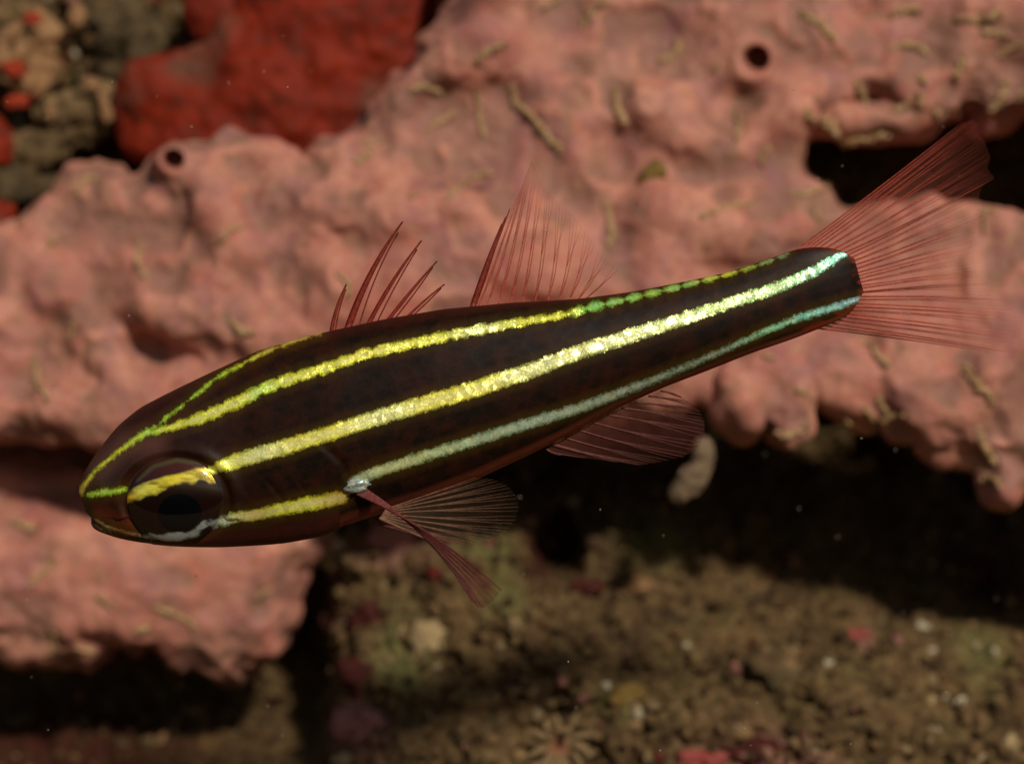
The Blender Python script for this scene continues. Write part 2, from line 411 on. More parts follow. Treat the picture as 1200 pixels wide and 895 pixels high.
V, Q = surface_nets(F, (ox, oy, oz), H)
N = vnormals(V, Q)
lowz = np.clip((V[:, 0] - 2.0) / 1.5, 0, 1) * np.clip((0.4 - V[:, 2]) / 0.6, 0, 1)
diag = np.stack([V[:, 0] * 0.86 + V[:, 2] * 0.5, V[:, 1], (V[:, 2] * 0.86 - V[:, 0] * 0.5) * 0.35], 1)
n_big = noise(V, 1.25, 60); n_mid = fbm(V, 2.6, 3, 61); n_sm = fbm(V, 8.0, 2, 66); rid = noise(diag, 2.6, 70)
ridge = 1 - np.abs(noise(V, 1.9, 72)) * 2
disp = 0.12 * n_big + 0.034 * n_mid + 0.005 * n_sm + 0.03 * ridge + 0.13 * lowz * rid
c1 = at(882, 76, yo); vent = np.exp(-((np.hypot(V[:, 0] - c1.x, V[:, 2] - c1.z)) / 0.45) ** 4)
c2 = at(200, 189, yo2); vent = np.maximum(vent, np.exp(-((np.hypot(V[:, 0] - c2.x, V[:, 2] - c2.z)) / 0.3) ** 4))
disp *= (1 - 0.85 * vent)
V = V + N * disp[:, None]
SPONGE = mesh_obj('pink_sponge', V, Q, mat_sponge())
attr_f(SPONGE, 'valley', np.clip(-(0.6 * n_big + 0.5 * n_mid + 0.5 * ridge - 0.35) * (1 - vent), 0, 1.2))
tag(SPONGE, 'lumpy pink encrusting sponge with round vents spreading behind the fish', 'sponge')
SPONGE_BVH = BVHTree.FromPolygons(V.tolist(), Q.tolist())
CAM = Vector((0, -DIST - OFF, 0))
def hit(px, py, bvh):
    d = (at(px, py, 0) - CAM).normalized()
    r = bvh.ray_cast(CAM, d, 200)
    return (r[0], r[1]) if r[0] is not None else (None, None)

# ------------------------------------------------------------------ blobs: red sponges, rocks, fragments
def sdf_blobs(name, items, mat, h, amp, sc, seed, k=0.2, parent=None):
    """one body grown from several fused ellipsoids (px, py, depth, rx, ry, rz)"""
    cs = [(np.array(at(a, b, d)), np.array((rx, ry, rz))) for a, b, d, rx, ry, rz in items]
    lo = np.min([c - r for c, r in cs], 0) - 0.3; hi = np.max([c + r for c, r in cs], 0) + 0.3
    n = np.ceil((hi - lo) / h).astype(int) + 1
    ax = [lo[i] + h * np.arange(n[i]) for i in range(3)]
    F_ = None
    for c_, r_ in cs:
        q = np.sqrt(((ax[0][:, None, None] - c_[0]) / r_[0]) ** 2 + ((ax[1][None, :, None] - c_[1]) / r_[1]) ** 2 + ((ax[2][None, None, :] - c_[2]) / r_[2]) ** 2)
        e = (q - 1) * r_.min(); F_ = e if F_ is None else smin(F_, e, k)
    v, q = surface_nets(F_, lo, h); nn = vnormals(v, q)
    v = v + nn * (amp * fbm(v, sc, 4, seed, 0.55))[:, None]
    ctr = v.mean(0); base = np.array([ctr[0], ctr[1], v[:, 2].min()])
    o = mesh_obj(name, v - base, q, mat, parent); o.location = base
    return o

M_RED_SHADED = mat_mottled('shaded_red_sponge', [srgb(84, 20, 9), srgb(100, 26, 10), srgb(66, 20, 12), srgb(70, 40, 30)], 1.4, 0.8, 0.4)  # darker copy of the red sponge, with the shade put into its colour
M_RED = mat_mottled('red_sponge', [srgb(108, 28, 9), srgb(134, 36, 8), srgb(84, 30, 14), srgb(92, 60, 44)], 1.2, 0.7, 0.35, fine=9)
o = sdf_blobs('red_sponge', [(215, 125, 5.6, 1.02, .5, .80), (330, 125, 5.5, .9, .5, .75), (395, 60, 5.5, 1.15, .5, 1.15), (250, 180, 5.5, .9, .4, .5), (450, -20, 5.6, .8, .5, 1.0), (345, 20, 5.7, .6, .35, .6)], M_RED, 0.06, 0.09, 1.2, 80, 0.7)
tag(o, 'large smooth dark red sponge mass bordering the pink sponge', 'sponge')
o = sdf_blobs('red_sponge', [(252, 15, 5.9, .48, .4, .60), (285, -40, 6.0, .6, .4, .5)], M_RED, 0.05, 0.05, 1.8, 84, 0.2)
tag(o, 'small orange red sponge lobe above the large red mass', 'sponge')
o = sdf_blobs('red_sponge', [(545, -8, 4.6, .45, .3, .18)], M_RED, 0.04, 0.04, 2.5, 88, 0.2)
tag(o, 'thin red sponge edge showing past the top of the pink sponge', 'sponge')
o = sdf_blobs('red_sponge', [(40, 940, 6.6, 1.3, .8, .42), (-40, 905, 6.8, .8, .8, .5)], M_RED_SHADED, 0.06, 0.10, 1.6, 90, 0.25)
tag(o, 'red sponge coloured dim for the shade under the lower pink lobe', 'sponge')
o = sdf_blobs('red_sponge', [(-15, 175, 5.6, .45, .4, .55), (-20, 255, 5.2, .5, .4, .4)], M_RED, 0.05, 0.06, 1.8, 92, 0.2)
tag(o, 'dark red sponge patch below the brown encrusted rock', 'sponge')

M_ROCK = mat_mottled('encrusted_rock', [srgb(74, 58, 36), srgb(128, 102, 68), srgb(158, 122, 84), srgb(70, 66, 44)], 1.7, 0.9, 0.7)
M_ROCKP = mat_mottled('pale_encrusted_rock', [srgb(128, 90, 58), srgb(164, 124, 86), srgb(180, 142, 100), srgb(120, 66, 40)], 2.1, 0.9, 0.7)
M_ROCKD = mat_mottled('grey_rock', [srgb(62, 48, 32), srgb(98, 82, 56), srgb(118, 94, 62), srgb(46, 38, 24)], 1.4, 0.9, 0.8)
for its, m, lab, s in [
    ([(85, 145, 6.0, .55, .5, .42), (40, 180, 5.9, .5, .45, .35), (110, 115, 6.1, .3, .3, .3)], M_ROCK, 'brown silted rock lump just above the left end of the pink sponge', 100),
    ([(28, 75, 6.0, .42, .4, .5), (48, 40, 6.0, .3, .3, .3)], M_ROCKP, 'pale orange tan rock knob between the red specks', 104),
    ([(150, 60, 6.6, .6, .5, .7), (120, 15, 6.8, .6, .4, .35)], M_ROCKD, 'dark grey brown rock beside the small orange red lobe', 108),
    ([(10, 10, 6.8, .7, .4, .35), (70, -10, 6.9, .6, .4, .3)], M_ROCK, 'brown rock above the pale orange knob', 112),
    ([(0, 225, 5.6, .65, .4, .35), (45, 215, 5.9, .4, .4, .3)], M_ROCKD, 'olive brown rock tucked behind the left end of the pink sponge', 116)]:
    o = sdf_blobs('encrusted_rock', its, m, 0.05, 0.13, 2.2, s, 0.15); tag(o, lab, 'rock', 'silted rocks beside the red sponge')

def lump(name, px, py, rx, rz, mat, seed, bvh=None, d=None, ry=None, rot=0.0, amp=0.45, sink=0.3, depth_off=0.0):
    """a small irregular body set on the surface seen at px, py"""
    bvh = bvh or REEF_BVH
    if d is None:
        p, nrm = hit(px, py, bvh)
        if p is None: return None
        p = p + Vector((0, -1, 0)) * (min(rx, rz) * (1 - 2 * sink) * 0.6 + depth_off)
    else: p = at(px, py, d)
    import bmesh
    bm = bmesh.new(); bmesh.ops.create_icosphere(bm, subdivisions=3, radius=1.0)
    v = np.array([x.co[:] for x in bm.verts]); f = [[w.index for w in x.verts] for x in bm.faces]; bm.free()
    v = v * np.clip(1 + amp * fbm(v + seed, 1.2, 4, 130, .6), .45, 1.7)[:, None]
    v = v * np.array([rx, ry or min(rx, rz) * 0.45, rz])
    ca, sa = math.cos(rot), math.sin(rot)
    v = np.stack([v[:, 0] * ca + v[:, 2] * sa, v[:, 1], -v[:, 0] * sa + v[:, 2] * ca], 1)
    o = mesh_obj(name, v, f, mat); o.location = p
    return o

M_CREAM = mat_mottled('cream_lime', [srgb(158, 134, 94), srgb(176, 152, 112), srgb(134, 106, 72)], 4, 0.8, 0.5, fine=22)
M_WHITE = mat_mottled('white_shell', [srgb(176, 164, 136), srgb(194, 182, 152), srgb(150, 132, 104)], 5, 0.6, 0.3, spec=0.4, fine=24)
M_PINK = mat_mottled('pink_crust', [srgb(150, 96, 88), srgb(166, 114, 104), srgb(130, 80, 72)], 4, 0.75, 0.4, fine=20)
M_CORAL = mat_mottled('coral_pink', [srgb(160, 70, 64), srgb(150, 78, 70), srgb(120, 56, 50)], 4, 0.75, 0.4, fine=20)
M_MAROON = mat_mottled('maroon_sponge', [srgb(72, 24, 17), srgb(58, 18, 14), srgb(82, 34, 24)], 3, 0.7, 0.4, fine=18)
M_ORANGE = mat_mottled('orange_red_crust', [srgb(168, 56, 28), srgb(150, 50, 24), srgb(120, 48, 30)], 4, 0.7, 0.4, fine=20)
M_TANP = mat_mottled('pale_tan', [srgb(184, 160, 128), srgb(200, 180, 150), srgb(160, 134, 100)], 4, 0.85, 0.4, fine=18)
M_YEL = mat_mottled('ochre_crust', [srgb(116, 90, 42), srgb(128, 102, 52), srgb(98, 74, 38)], 4, 0.85, 0.4, fine=18)
for nm, px, py, rx, rz, m, rot, lab, cat in [
    ('stone_fragment', 505, 752, .26, .22, M_CREAM, .3, 'pale cream stone fragment lying alone beside the two dark red patches', 'stone'),
    ('maroon_sponge', 440, 727, .32, .22, M_MAROON, -.2, 'upper oval dark red sponge patch on the brown reef', 'sponge'),
    ('maroon_sponge', 420, 796, .24, .26, M_MAROON, .3, 'dark red sponge patch sitting above the pink crust lump', 'sponge'),
    ('coralline_crust', 425, 848, .34, .28, M_PINK, 0, 'dull pink crust lump below the dark red sponge patches', 'coralline alga'),
    ('coralline_crust', 386, 731, .15, .16, M_PINK, 0, 'small pink crust knob in front of the lower sponge lobe edge', 'coralline alga'),
    ('stone_fragment', 388, 655, .16, .13, M_CREAM, .5, 'pale pebble against the corner of the lower sponge lobe', 'stone'),
    ('stone_fragment', 400, 640, .13, .11, M_TANP, .1, 'tan pebble just under the gill cover of the fish', 'stone'),
    ('coralline_crust', 460, 628, .34, .18, M_PINK, .2, 'pinkish crust below the folded pectoral fin', 'coralline alga'),
    ('pink_fragment', 1008, 745, .14, .10, M_CORAL, .2, 'bright coral pink fragment on the brown rubble', 'fragment'),
    ('pink_fragment', 1053, 752, .08, .08, M_PINK, 0, 'tiny mauve pink fragment next to the bright pink one', 'fragment'),
    ('shell_fragment', 971, 778, .075, .075, M_WHITE, 0, 'round white shell bit below the bright pink fragment', 'shell'),
    ('shell_fragment', 1080, 735, .15, .07, M_WHITE, .1, 'flat white shell sliver at the edge of the deep shade', 'shell'),
    ('shell_fragment', 1093, 822, .13, .085, M_CREAM, .1, 'oval cream shell bit on the rubble with a rounder one beside it', 'shell'),
    ('shell_fragment', 1126, 823, .085, .08, M_WHITE, 0, 'round white shell bit beside the oval cream one', 'shell'),
    ('shell_fragment', 1093, 763, .065, .065, M_WHITE, 0, 'tiny white shell bit under the flat sliver', 'shell'),
    ('shell_fragment', 1166, 764, .07, .06, M_WHITE, 0, 'tiny white shell bit by the yellow green weed', 'shell'),
    ('shell_fragment', 710, 804, .075, .065, M_WHITE, 0, 'white shell bit next to the ochre crust', 'shell'),
    ('ochre_crust', 735, 812, .22, .15, M_YEL, 0, 'ochre yellow crust on the rubble', 'crust'),
    ('coralline_crust', 885, 880, .42, .20, M_MAROON, .1, 'deep red crust on rubble at the foot of the slope', 'coralline alga'),
    ('coralline_crust', 830, 893, .3, .16, M_CORAL, .1, 'coral red crust at the foot of the rubble slope', 'coralline alga'),
    ('shell_fragment', 1185, 872, .16, .14, M_CREAM, .3, 'cream shell piece low on the rubble slope', 'shell'),
    ('coralline_crust', 690, 690, .2, .16, M_MAROON, .3, 'dull maroon crust beside the dark pit', 'coralline alga'),
    ('stone_fragment', 750, 690, .2, .14, M_ROCKP, .2, 'tan stone right of the dark pit', 'stone'),
    ('stone_fragment', 915, 780, .34, .26, M_ROCK, .2, 'broad brown stone left of the round white shell bit', 'stone'),
    ('stone_fragment', 405, 890, .14, .10, M_CREAM, 0, 'cream pebble under the dull pink crust lump', 'stone'),
    ('shell_fragment', 128, 832, .14, .2, M_ROCKD, .2, 'flake coloured dark for the shade under the lower sponge lobe', 'shell'),  # dark rock material puts the shade into this flake's colour
    ('shell_fragment', 145, 872, .13, .10, M_ROCKD, .2, 'round flake coloured dark for the deep shade above the dim red sponge', 'shell'),  # also darkened through its material to look shaded
    ('shell_fragment', 1090, 661, .07, .05, M_WHITE, .2, 'small bright white flake in the deep shade under the sponge', 'shell'),
    ('orange_crust', 14, 82, .15, .12, M_ORANGE, 0, 'bright orange red crust spot on the pale rock knob', 'crust'),
    ('orange_crust', 18, 122, .16, .09, M_ORANGE, 0, 'orange red crust spot on the brown silted rock', 'crust'),
    ('orange_crust', 36, 24, .13, .09, M_ORANGE, 0, 'orange red crust speck above the pale rock knob', 'crust'),
    ('pale_knob', 107, 100, .13, .10, M_ROCKP, .5, 'tan cream knob on top of the brown silted rock', 'knob'),
    ('pale_knob', 122, 124, .10, .17, M_ROCKP, -.3, 'peach coloured knob on the edge of the brown silted rock', 'knob'),
    ('pale_knob', 88, 20, .14, .12, M_ROCKP, 0, 'pale cream knob on the dark rock top', 'knob'),
    ('pale_knob', 58, 134, .09, .09, M_ROCKP, 0, 'small tan knob low on the brown silted rock', 'knob')]:
    d = None
    if px < 200 and py < 200: d = 5.45
    if nm == 'shell_fragment': rx, rz = rx * .8, rz * .8
    o = lump(nm, px, py, rx, rz, m, px + py, rot=rot, d=d)
    if o: tag(o, lab, cat)
o = sdf_blobs('hanging_growth', [(826, 532, 3.0, .16, .16, .26), (808, 562, 3.0, .20, .18, .2), (795, 580, 3.0, .13, .13, .14)], M_TANP, 0.03, 0.045, 2.2, 140, 0.25)
o.data.materials[0] = mat_mottled('drab_growth', [srgb(112, 92, 70), srgb(126, 106, 82), srgb(96, 76, 56)], 3, 0.9, 0.3)
tag(o, 'pale tan blurred growth hanging below the anal fin', 'growth')

# an anemone low on the rubble
pa, _ = hit(655, 868, REEF_BVH)
an = bpy.data.objects.new('sea_anemone', None); COL.objects.link(an); an.location = pa + Vector((0, -0.12, -0.05))
tag(an, 'pale tan flower shaped anemone with a reddish centre on the rubble', 'anemone')
u = np.linspace(0, 2 * np.pi, 20, endpoint=False); vv = []; ff = []
for k, (r, y) in enumerate([(0.02, -.10), (.10, -.13), (.2, -.12), (.28, -.03), (.30, .2)]):
    vv += [(r * math.cos(a), y, r * math.sin(a)) for a in u]
for k in range(4):
    for j in range(20): ff.append((k * 20 + j, k * 20 + (j + 1) % 20, (k + 1) * 20 + (j + 1) % 20, (k + 1) * 20 + j))
ff.append(tuple(range(20)))
mesh_obj('oral_disc', vv, ff, mat_mottled('anemone_disc', [srgb(130, 82, 58), srgb(144, 104, 74), srgb(112, 60, 44)], 5), an)

def tube(pts, radii, seg=6, cap=True):
    pts = [Vector(p) for p in pts]; V_ = []; F_ = []; n = len(pts)
    up = Vector((0.13, 1, 0.21)).normalized()
    for i, p in enumerate(pts):
        t = (pts[min(i + 1, n - 1)] - pts[max(i - 1, 0)])
        t = t.normalized() if t.length > 1e-9 else Vector((1, 0, 0))
        a = t.cross(up); a = a.normalized() if a.length > 1e-6 else Vector((1, 0, 0)); b = t.cross(a)
        for j in range(seg):
            th = 2 * math.pi * j / seg
            V_.append(p + (a * math.cos(th) + b * math.sin(th)) * radii[i])
    for i in range(n - 1):
        for j in range(seg):
            F_.append((i * seg + j, i * seg + (j + 1) % seg, (i + 1) * seg + (j + 1) % seg, (i + 1) * seg + j))
    if cap: F_.append(tuple(range(seg))); F_.append(tuple(range((n - 1) * seg, n * seg))[::-1])
    return V_, F_
M_TENT = mat_mottled('anemone_tentacle', [srgb(126, 102, 70), srgb(140, 116, 82), srgb(106, 82, 54)], 6)
for k in range(26):
    a = 2 * math.pi * k / 26 + random.uniform(-.22, .22); L = random.uniform(.30, .58); bend = random.uniform(-.5, .5); lift = random.uniform(.05, .3)
    pts = [(r * math.cos(a + bend * q), -.08 - lift * math.sin(q * 2.2), r * math.sin(a + bend * q)) for q, r in [(t, .16 + t * (L - .16)) for t in np.linspace(0, 1, 6)]]
    v_, f_ = tube(pts, [.05, .055, .055, .05, .045, .025], 6)
    mesh_obj('tentacle', [x[:] for x in v_], f_, M_TENT, an)

# ------------------------------------------------------------------ loose rubble on the slope (uncountable)
M_CHIP = mat_mottled('rubble', None, use_col=True, rough=0.9, bump=0.5, fine=26)
g = (1 + 5 ** .5) / 2
ICO_V = np.array([(-1, g, 0), (1, g, 0), (-1, -g, 0), (1, -g, 0), (0, -1, g), (0, 1, g), (0, -1, -g), (0, 1, -g), (g, 0, -1), (g, 0, 1), (-g, 0, -1), (-g, 0, 1)]) / math.hypot(1, g)
ICO_F = np.array([(0, 11, 5), (0, 5, 1), (0, 1, 7), (0, 7, 10), (0, 10, 11), (1, 5, 9), (5, 11, 4), (11, 10, 2), (10, 7, 6), (7, 1, 8), (3, 9, 4), (3, 4, 2), (3, 2, 6), (3, 6, 8), (3, 8, 9), (4, 9, 5), (2, 4, 11), (6, 2, 10), (8, 6, 7), (9, 8, 1)])
def chips(name, n, zone, smin_, smax_, cols, wts, seed, mat):
    r = np.random.default_rng(seed)
    cand = np.where(zone)[0]; pick = r.choice(cand, n)
    V_ = []; F_ = []; C_ = []
    for i, k in enumerate(pick):
        s = smin_ * (smax_ / smin_) ** (r.random() ** 2.2)
        v = ICO_V * r.uniform(.55, 1.25, (12, 1)) * (s * r.uniform(.5, 1.3, 3))
        M = np.array(Matrix.Rotation(r.uniform(0, 6.28), 3, Vector(r.normal(size=3)).normalized()))
        V_.append(v @ M.T + P2[k] + np.array([r.uniform(-.03, .03), -s * .3, r.uniform(-.03, .03)])); F_.append(ICO_F + 12 * i)
        cc = np.array(cols[r.choice(len(cols), p=wts)]) * r.uniform(.5, .9); C_.append(np.tile(cc, (12, 1)))
    o = mesh_obj(name, np.concatenate(V_), np.concatenate(F_), mat, smooth=True)
    attr_c(o, 'col', np.concatenate(C_)); return o
RC = [srgb(114, 86, 54), srgb(84, 62, 38), srgb(142, 112, 74), srgb(162, 136, 98), srgb(200, 182, 146), srgb(120, 44, 34), srgb(150, 100, 84), srgb(96, 90, 56)]
zone = (P2[:, 2] < -1.2) & (P2[:, 2] > -6.3) & (np.abs(P2[:, 0]) < 8.3)
o = chips('rubble', 5200, zone, .03, .15, RC, [.36, .30, .22, .06, .01, .01, .02, .02], 5, M_CHIP)
tag(o, 'fine brown rubble and silt grains covering the slope', 'rubble', kind='stuff')
zone2 = (P2[:, 2] > 1.6) & (P2[:, 0] < 0.5) & (P2[:, 0] > -8) & (P2[:, 2] < 6.5)
o = chips('rock_crust', 900, zone2, .05, .24, RC, [.3, .2, .2, .1, .06, .06, .04, .04], 6, M_CHIP)
tag(o, 'knobbly brown growth crusting the rock wall', 'crust', kind='stuff')

# ------------------------------------------------------------------ sediment strands on the sponge
M_STRAND = mat_mottled('sediment_strand', [srgb(184, 144, 100), srgb(202, 164, 118), srgb(218, 190, 148), srgb(158, 120, 82)], 6, 0.9, 0.6, fine=34)
def strand(pts, w, label, group, seed):
    r = random.Random(seed)
    P = []
    for (a, b), (c_, d_) in zip(pts[:-1], pts[1:]):
        L = math.hypot(c_ - a, d_ - b); n = max(2, int(L / 3.0))
        for k in range(n): P.append((a + (c_ - a) * k / n + r.uniform(-1.6, 1.6), b + (d_ - b) * k / n + r.uniform(-1.6, 1.6)))
    W = []; last = None
    for (a, b) in P:
        p, nn = hit(a, b, SPONGE_BVH)
        if p is None: 
            if last is None: continue
            p = at(a, b, last.y)
        elif last is not None and abs(p.y - last.y) > 0.25: p = at(a, b, last.y)
        W.append(p + Vector((0, -0.35 * w, 0))); last = p
    if len(W) < 3: return
    n = len(W)
    rad = [w * (0.45 + 0.55 * math.sin(math.pi * min(1, (i + 1.0) / (n * .8)) * .5)) * r.uniform(.3, 1.1) * (0.4 if i in (0, n - 1) else 1) for i in range(n)]
    v_, f_ = tube(W, rad, 7)
    v_ = [x + Vector((r.uniform(-1, 1), r.uniform(-1, 1), r.uniform(-1, 1))) * w * .20 for x in v_]
    for w_ in W:
        for _ in range(3):
            s_ = w * r.uniform(.2, .65); o0 = len(v_)
            cc = w_ + Vector((r.uniform(-1, 1), r.uniform(-.5, .4), r.uniform(-1, 1))) * w * .75
            v_ += [cc + Vector(q) * s_ * r.uniform(.7, 1.2) for q in ICO_V.tolist()]; f_ += [tuple(int(x) + o0 for x in t_) for t_ in ICO_F]
    base = W[0].copy()
    o = mesh_obj('sediment_strand', [(x - base)[:] for x in v_], f_, M_STRAND); o.location = base
    tag(o, label, 'sediment strand', group)
UPG, LFG, LOG, EDG, HOG = 'strands on the upper sponge', 'strands left of the dorsal fin', 'strands on the lower lobe', 'tufts on the ragged edge', 'strands at the dark hollow'
TUFT = 'short golden tan tuft on the ragged lower edge of the pink sponge'
HANG = 'small golden tan tuft clinging to the rim of the dark hollow behind the tail'
STRANDS = [
 (UPG, .055, 'hooked tan sediment strand between the red mass and the long crooked strand', [(560, 70), (575, 58), (592, 52)]),
 (UPG, .06, 'longest crooked tan sediment strand, running down to the second dorsal fin tip', [(600, 100), (603, 120), (622, 135), (640, 158), (660, 178)]),
 (UPG, .05, 'thin tan strand slanting up beside the upright bowed strand above the spiny fin', [(500, 155), (515, 143), (533, 133)]),
 (UPG, .05, 'upright bowed tan strand next to the longest crooked strand', [(560, 110), (562, 140), (568, 165)]),
 (UPG, .055, 'beaded grey tan strand just above the gap between the two dorsal fins', [(525, 230), (548, 212), (575, 200)]),
 (UPG, .06, 'thick upright tan strand swollen at its foot, above the ochre tuft', [(722, 105), (724, 130), (735, 150)]),
 (UPG, .055, 'L shaped tan strand between the raised vent and the thick upright strand', [(770, 72), (788, 68), (798, 45)]),
 (UPG, .055, 'olive strand lying in the crease that runs up from the L shaped strand', [(683, 30), (695, 15), (712, -5)]),
 (UPG, .05, 'short flat tan strand at the head of the sponge between two creases', [(635, 10), (660, -3)]),
 (UPG, .05, 'short tan strand along the border of the red mass', [(430, 170), (450, 163)]),
 (UPG, .05, 'short tan strand under the border strand of the red mass', [(415, 190), (440, 180)]),
 (UPG, .055, 'arched tan strand on the pale slope beside the red mass', [(480, 105), (500, 100), (520, 112)]),
 (UPG, .055, 'olive tan strand standing right of the second dorsal fin, under the ochre tuft', [(710, 240), (718, 270), (712, 292)]),
 (UPG, .06, 'tan strand sloping down towards the raised vent from its right', [(940, 15), (965, 32), (978, 50)]),
 (UPG, .05, 'small crescent strand above the roof of the dark hollow', [(1045, 20), (1065, 10), (1080, 14)]),
 (UPG, .055, 'wavy tan strand high above the tail fin tip', [(1120, 22), (1150, 26), (1172, 14)]),
 (UPG, .055, 'humped tan strand on the roof between raised vent and dark hollow', [(1040, 60), (1060, 50), (1090, 62)]),
 (UPG, .05, 'short level strand under the wavy strand', [(1150, 38), (1180, 40)]),
 (UPG, .05, 'short rising strand over the right end of the dark hollow', [(1170, 65), (1200, 50)]),
 (UPG, .055, 'tan strand dangling directly below the raised vent', [(862, 130), (868, 150), (860, 165)]),
 (UPG, .05, 'small tan dab at the left foot of the raised vent', [(835, 85), (848, 70)]),
 (UPG, .055, 'long level tan strand above the root of the tail', [(820, 255), (850, 243), (885, 235)]),
 (UPG, .055, 'beaded strand ending beside the floor of the dark hollow', [(925, 226), (945, 228), (975, 218)]),
 (UPG, .05, 'short upright strand touching the leading edge of the tail fin', [(955, 240), (960, 260)]),
 (UPG, .05, 'faint slanting strand between the raised vent and the level strand', [(900, 170), (890, 195)]),
 (UPG, .05, 'pale tan dab at the foot of the first dorsal fin', [(395, 320), (410, 335), (408, 350)]),
 (UPG, .05, 'small tan dab above the tip of the tallest dorsal spine', [(480, 232), (496, 226)]),
 (LFG, .055, 'upright tan strand below the small vent', [(165, 280), (162, 305), (172, 330)]),
 (LFG, .055, 'curved tan strand right of the small vent', [(260, 280), (275, 268), (288, 264)]),
 (LFG, .05, 'short tan strand near the left border of the sponge', [(55, 290), (68, 275)]),
 (LFG, .055, 'dark edged tan strand in a groove left of the forehead', [(40, 420), (45, 450), (58, 470)]),
 (LFG, .06, 'tan strand curled like a hook just above the nape', [(270, 370), (278, 388), (300, 392)]),
 (LFG, .05, 'arched tan strand left of the small vent', [(85, 225), (100, 210), (118, 208)]),
 (LFG, .045, 'tiny strand with a white grain, left of the nape hook', [(80, 395), (88, 375)]),
 (LOG, .055, 'thick wavy strand in the middle of the lower pink lobe', [(180, 708), (200, 718), (215, 725), (232, 738)]),
 (LOG, .05, 'long thin strand rising towards the chin on the lower lobe', [(35, 685), (55, 665), (68, 652)]),
 (LOG, .05, 'upright strand near the bottom edge of the lower lobe', [(60, 735), (65, 758), (55, 772)]),
 (LOG, .05, 'short dab left of the thick wavy strand', [(115, 700), (135, 712)]),
 (LOG, .05, 'dull strand below the thick wavy strand', [(160, 740), (180, 732)]),
 (LOG, .055, 'olive strand level with the mouth in front of the snout', [(15, 610), (45, 622)]),
 (LOG, .055, 'pale crumb of sediment on the bottom rim of the lower lobe', [(90, 758), (112, 766)]),
 (LOG, .045, 'short faint strand by the right corner of the lower lobe', [(300, 700), (320, 690)]),
 (EDG, .065, 'golden tan tuft in the cleft under the tail fin', [(1020, 400), (1030, 420), (1045, 430)]),
 (EDG, .065, 'forked golden tuft, its upright arm, above the ragged edge', [(1028, 465), (1040, 485), (1035, 500)]),
 (EDG, .06, 'forked golden tuft, its level arm, above the ragged edge', [(1040, 490), (1062, 484)]),
 (EDG, .065, 'golden sloping strand on the bulge right of the forked tuft', [(1130, 432), (1145, 450), (1165, 472)]),
 (EDG, .065, 'golden strand on the lowest corner bulge of the sponge', [(1145, 505), (1155, 528), (1168, 545)]),
 (EDG, .06, TUFT, [(1012, 478), (1022, 495)]), (EDG, .065, TUFT, [(905, 506), (925, 510), (945, 502)]), (EDG, .06, TUFT, [(1155, 560), (1175, 566)]), (EDG, .06, TUFT, [(1000, 497), (985, 492)]),
 (EDG, .055, 'small tan crumb on the first ridge behind the anal fin', [(930, 456), (945, 462)]),
 (EDG, .05, 'tan crumb right under the tail root', [(895, 416), (908, 420)]),
 (HOG, .065, 'bright tan strand hanging from the roof of the dark hollow', [(1003, 100), (1010, 112), (1015, 128)]),
 (HOG, .07, 'ragged tan strand along the ledge inside the dark hollow', [(955, 168), (975, 172), (1000, 165), (1040, 158)]),
 (HOG, .065, 'tan clump on the left end of the ledge inside the hollow', [(965, 140), (975, 150), (985, 160)]),
 (HOG, .07, 'tall tan strand beside the hanging pink knob of the hollow roof', [(1165, 128), (1175, 110), (1180, 95)]),
 (HOG, .065, 'tan strand running up from the left side of the hanging pink knob', [(1120, 90), (1125, 75), (1128, 66)]),
 (HOG, .06, 'tan peg standing on the floor lip of the dark hollow', [(988, 200), (990, 214)]),
 (HOG, .06, 'tan clump on the hollow floor behind the tail fin', [(1150, 250), (1160, 246), (1168, 250)]),
 (HOG, .055, 'tan strand running down from the clump behind the tail fin', [(1155, 256), (1155, 274)]),
 (HOG, .06, HANG, [(1075, 92), (1090, 100)]), (HOG, .06, HANG, [(1078, 110), (1080, 125)]), (HOG, .06, HANG, [(1050, 130), (1065, 122)]), (HOG, .06, HANG, [(1192, 118), (1200, 104)]), (HOG, .06, HANG, [(945, 130), (955, 145)]), (HOG, .055, HANG, [(1095, 130), (1100, 140)]),
]
for k_, (grp, w, lab, pts) in enumerate(STRANDS): strand(pts, w * random.uniform(.85, 1.15), lab, grp, k_ + 1)
o = lump('ochre_tuft', 768, 207, .17, .16, M_YEL, 3, SPONGE_BVH, sink=.42, amp=.35); tag(o, 'ochre brown fuzzy tuft on the sponge right of the second dorsal fin', 'tuft')

# ------------------------------------------------------------------ the fish
TILT = math.atan2(575 - 326, 1006 - 93)
FC = at(545, 478, -OFF)
fish = bpy.data.objects.new('cardinalfish', None); COL.objects.link(fish)
fish.location = FC; fish.rotation_euler = (0, -TILT, 0)
tag(fish, 'slender dark brown fish with glittering yellow stripes and red fins hovering before the sponge', 'fish')
CT, ST = math.cos(TILT), math.sin(TILT)
def L(px, py, y=0.0):
    """photo point -> the fish's own frame"""
    x = (px - 600) / 100 - FC.x; z = (447.5 - py) / 100 - FC.z
    return (x * CT + z * ST, y, -x * ST + z * CT)
def to_px(v):
    x = v[:, 0] * CT - v[:, 2] * ST + FC.x; z = v[:, 0] * ST + v[:, 2] * CT + FC.z
    return x * 100 + 600, 447.5 - z * 100

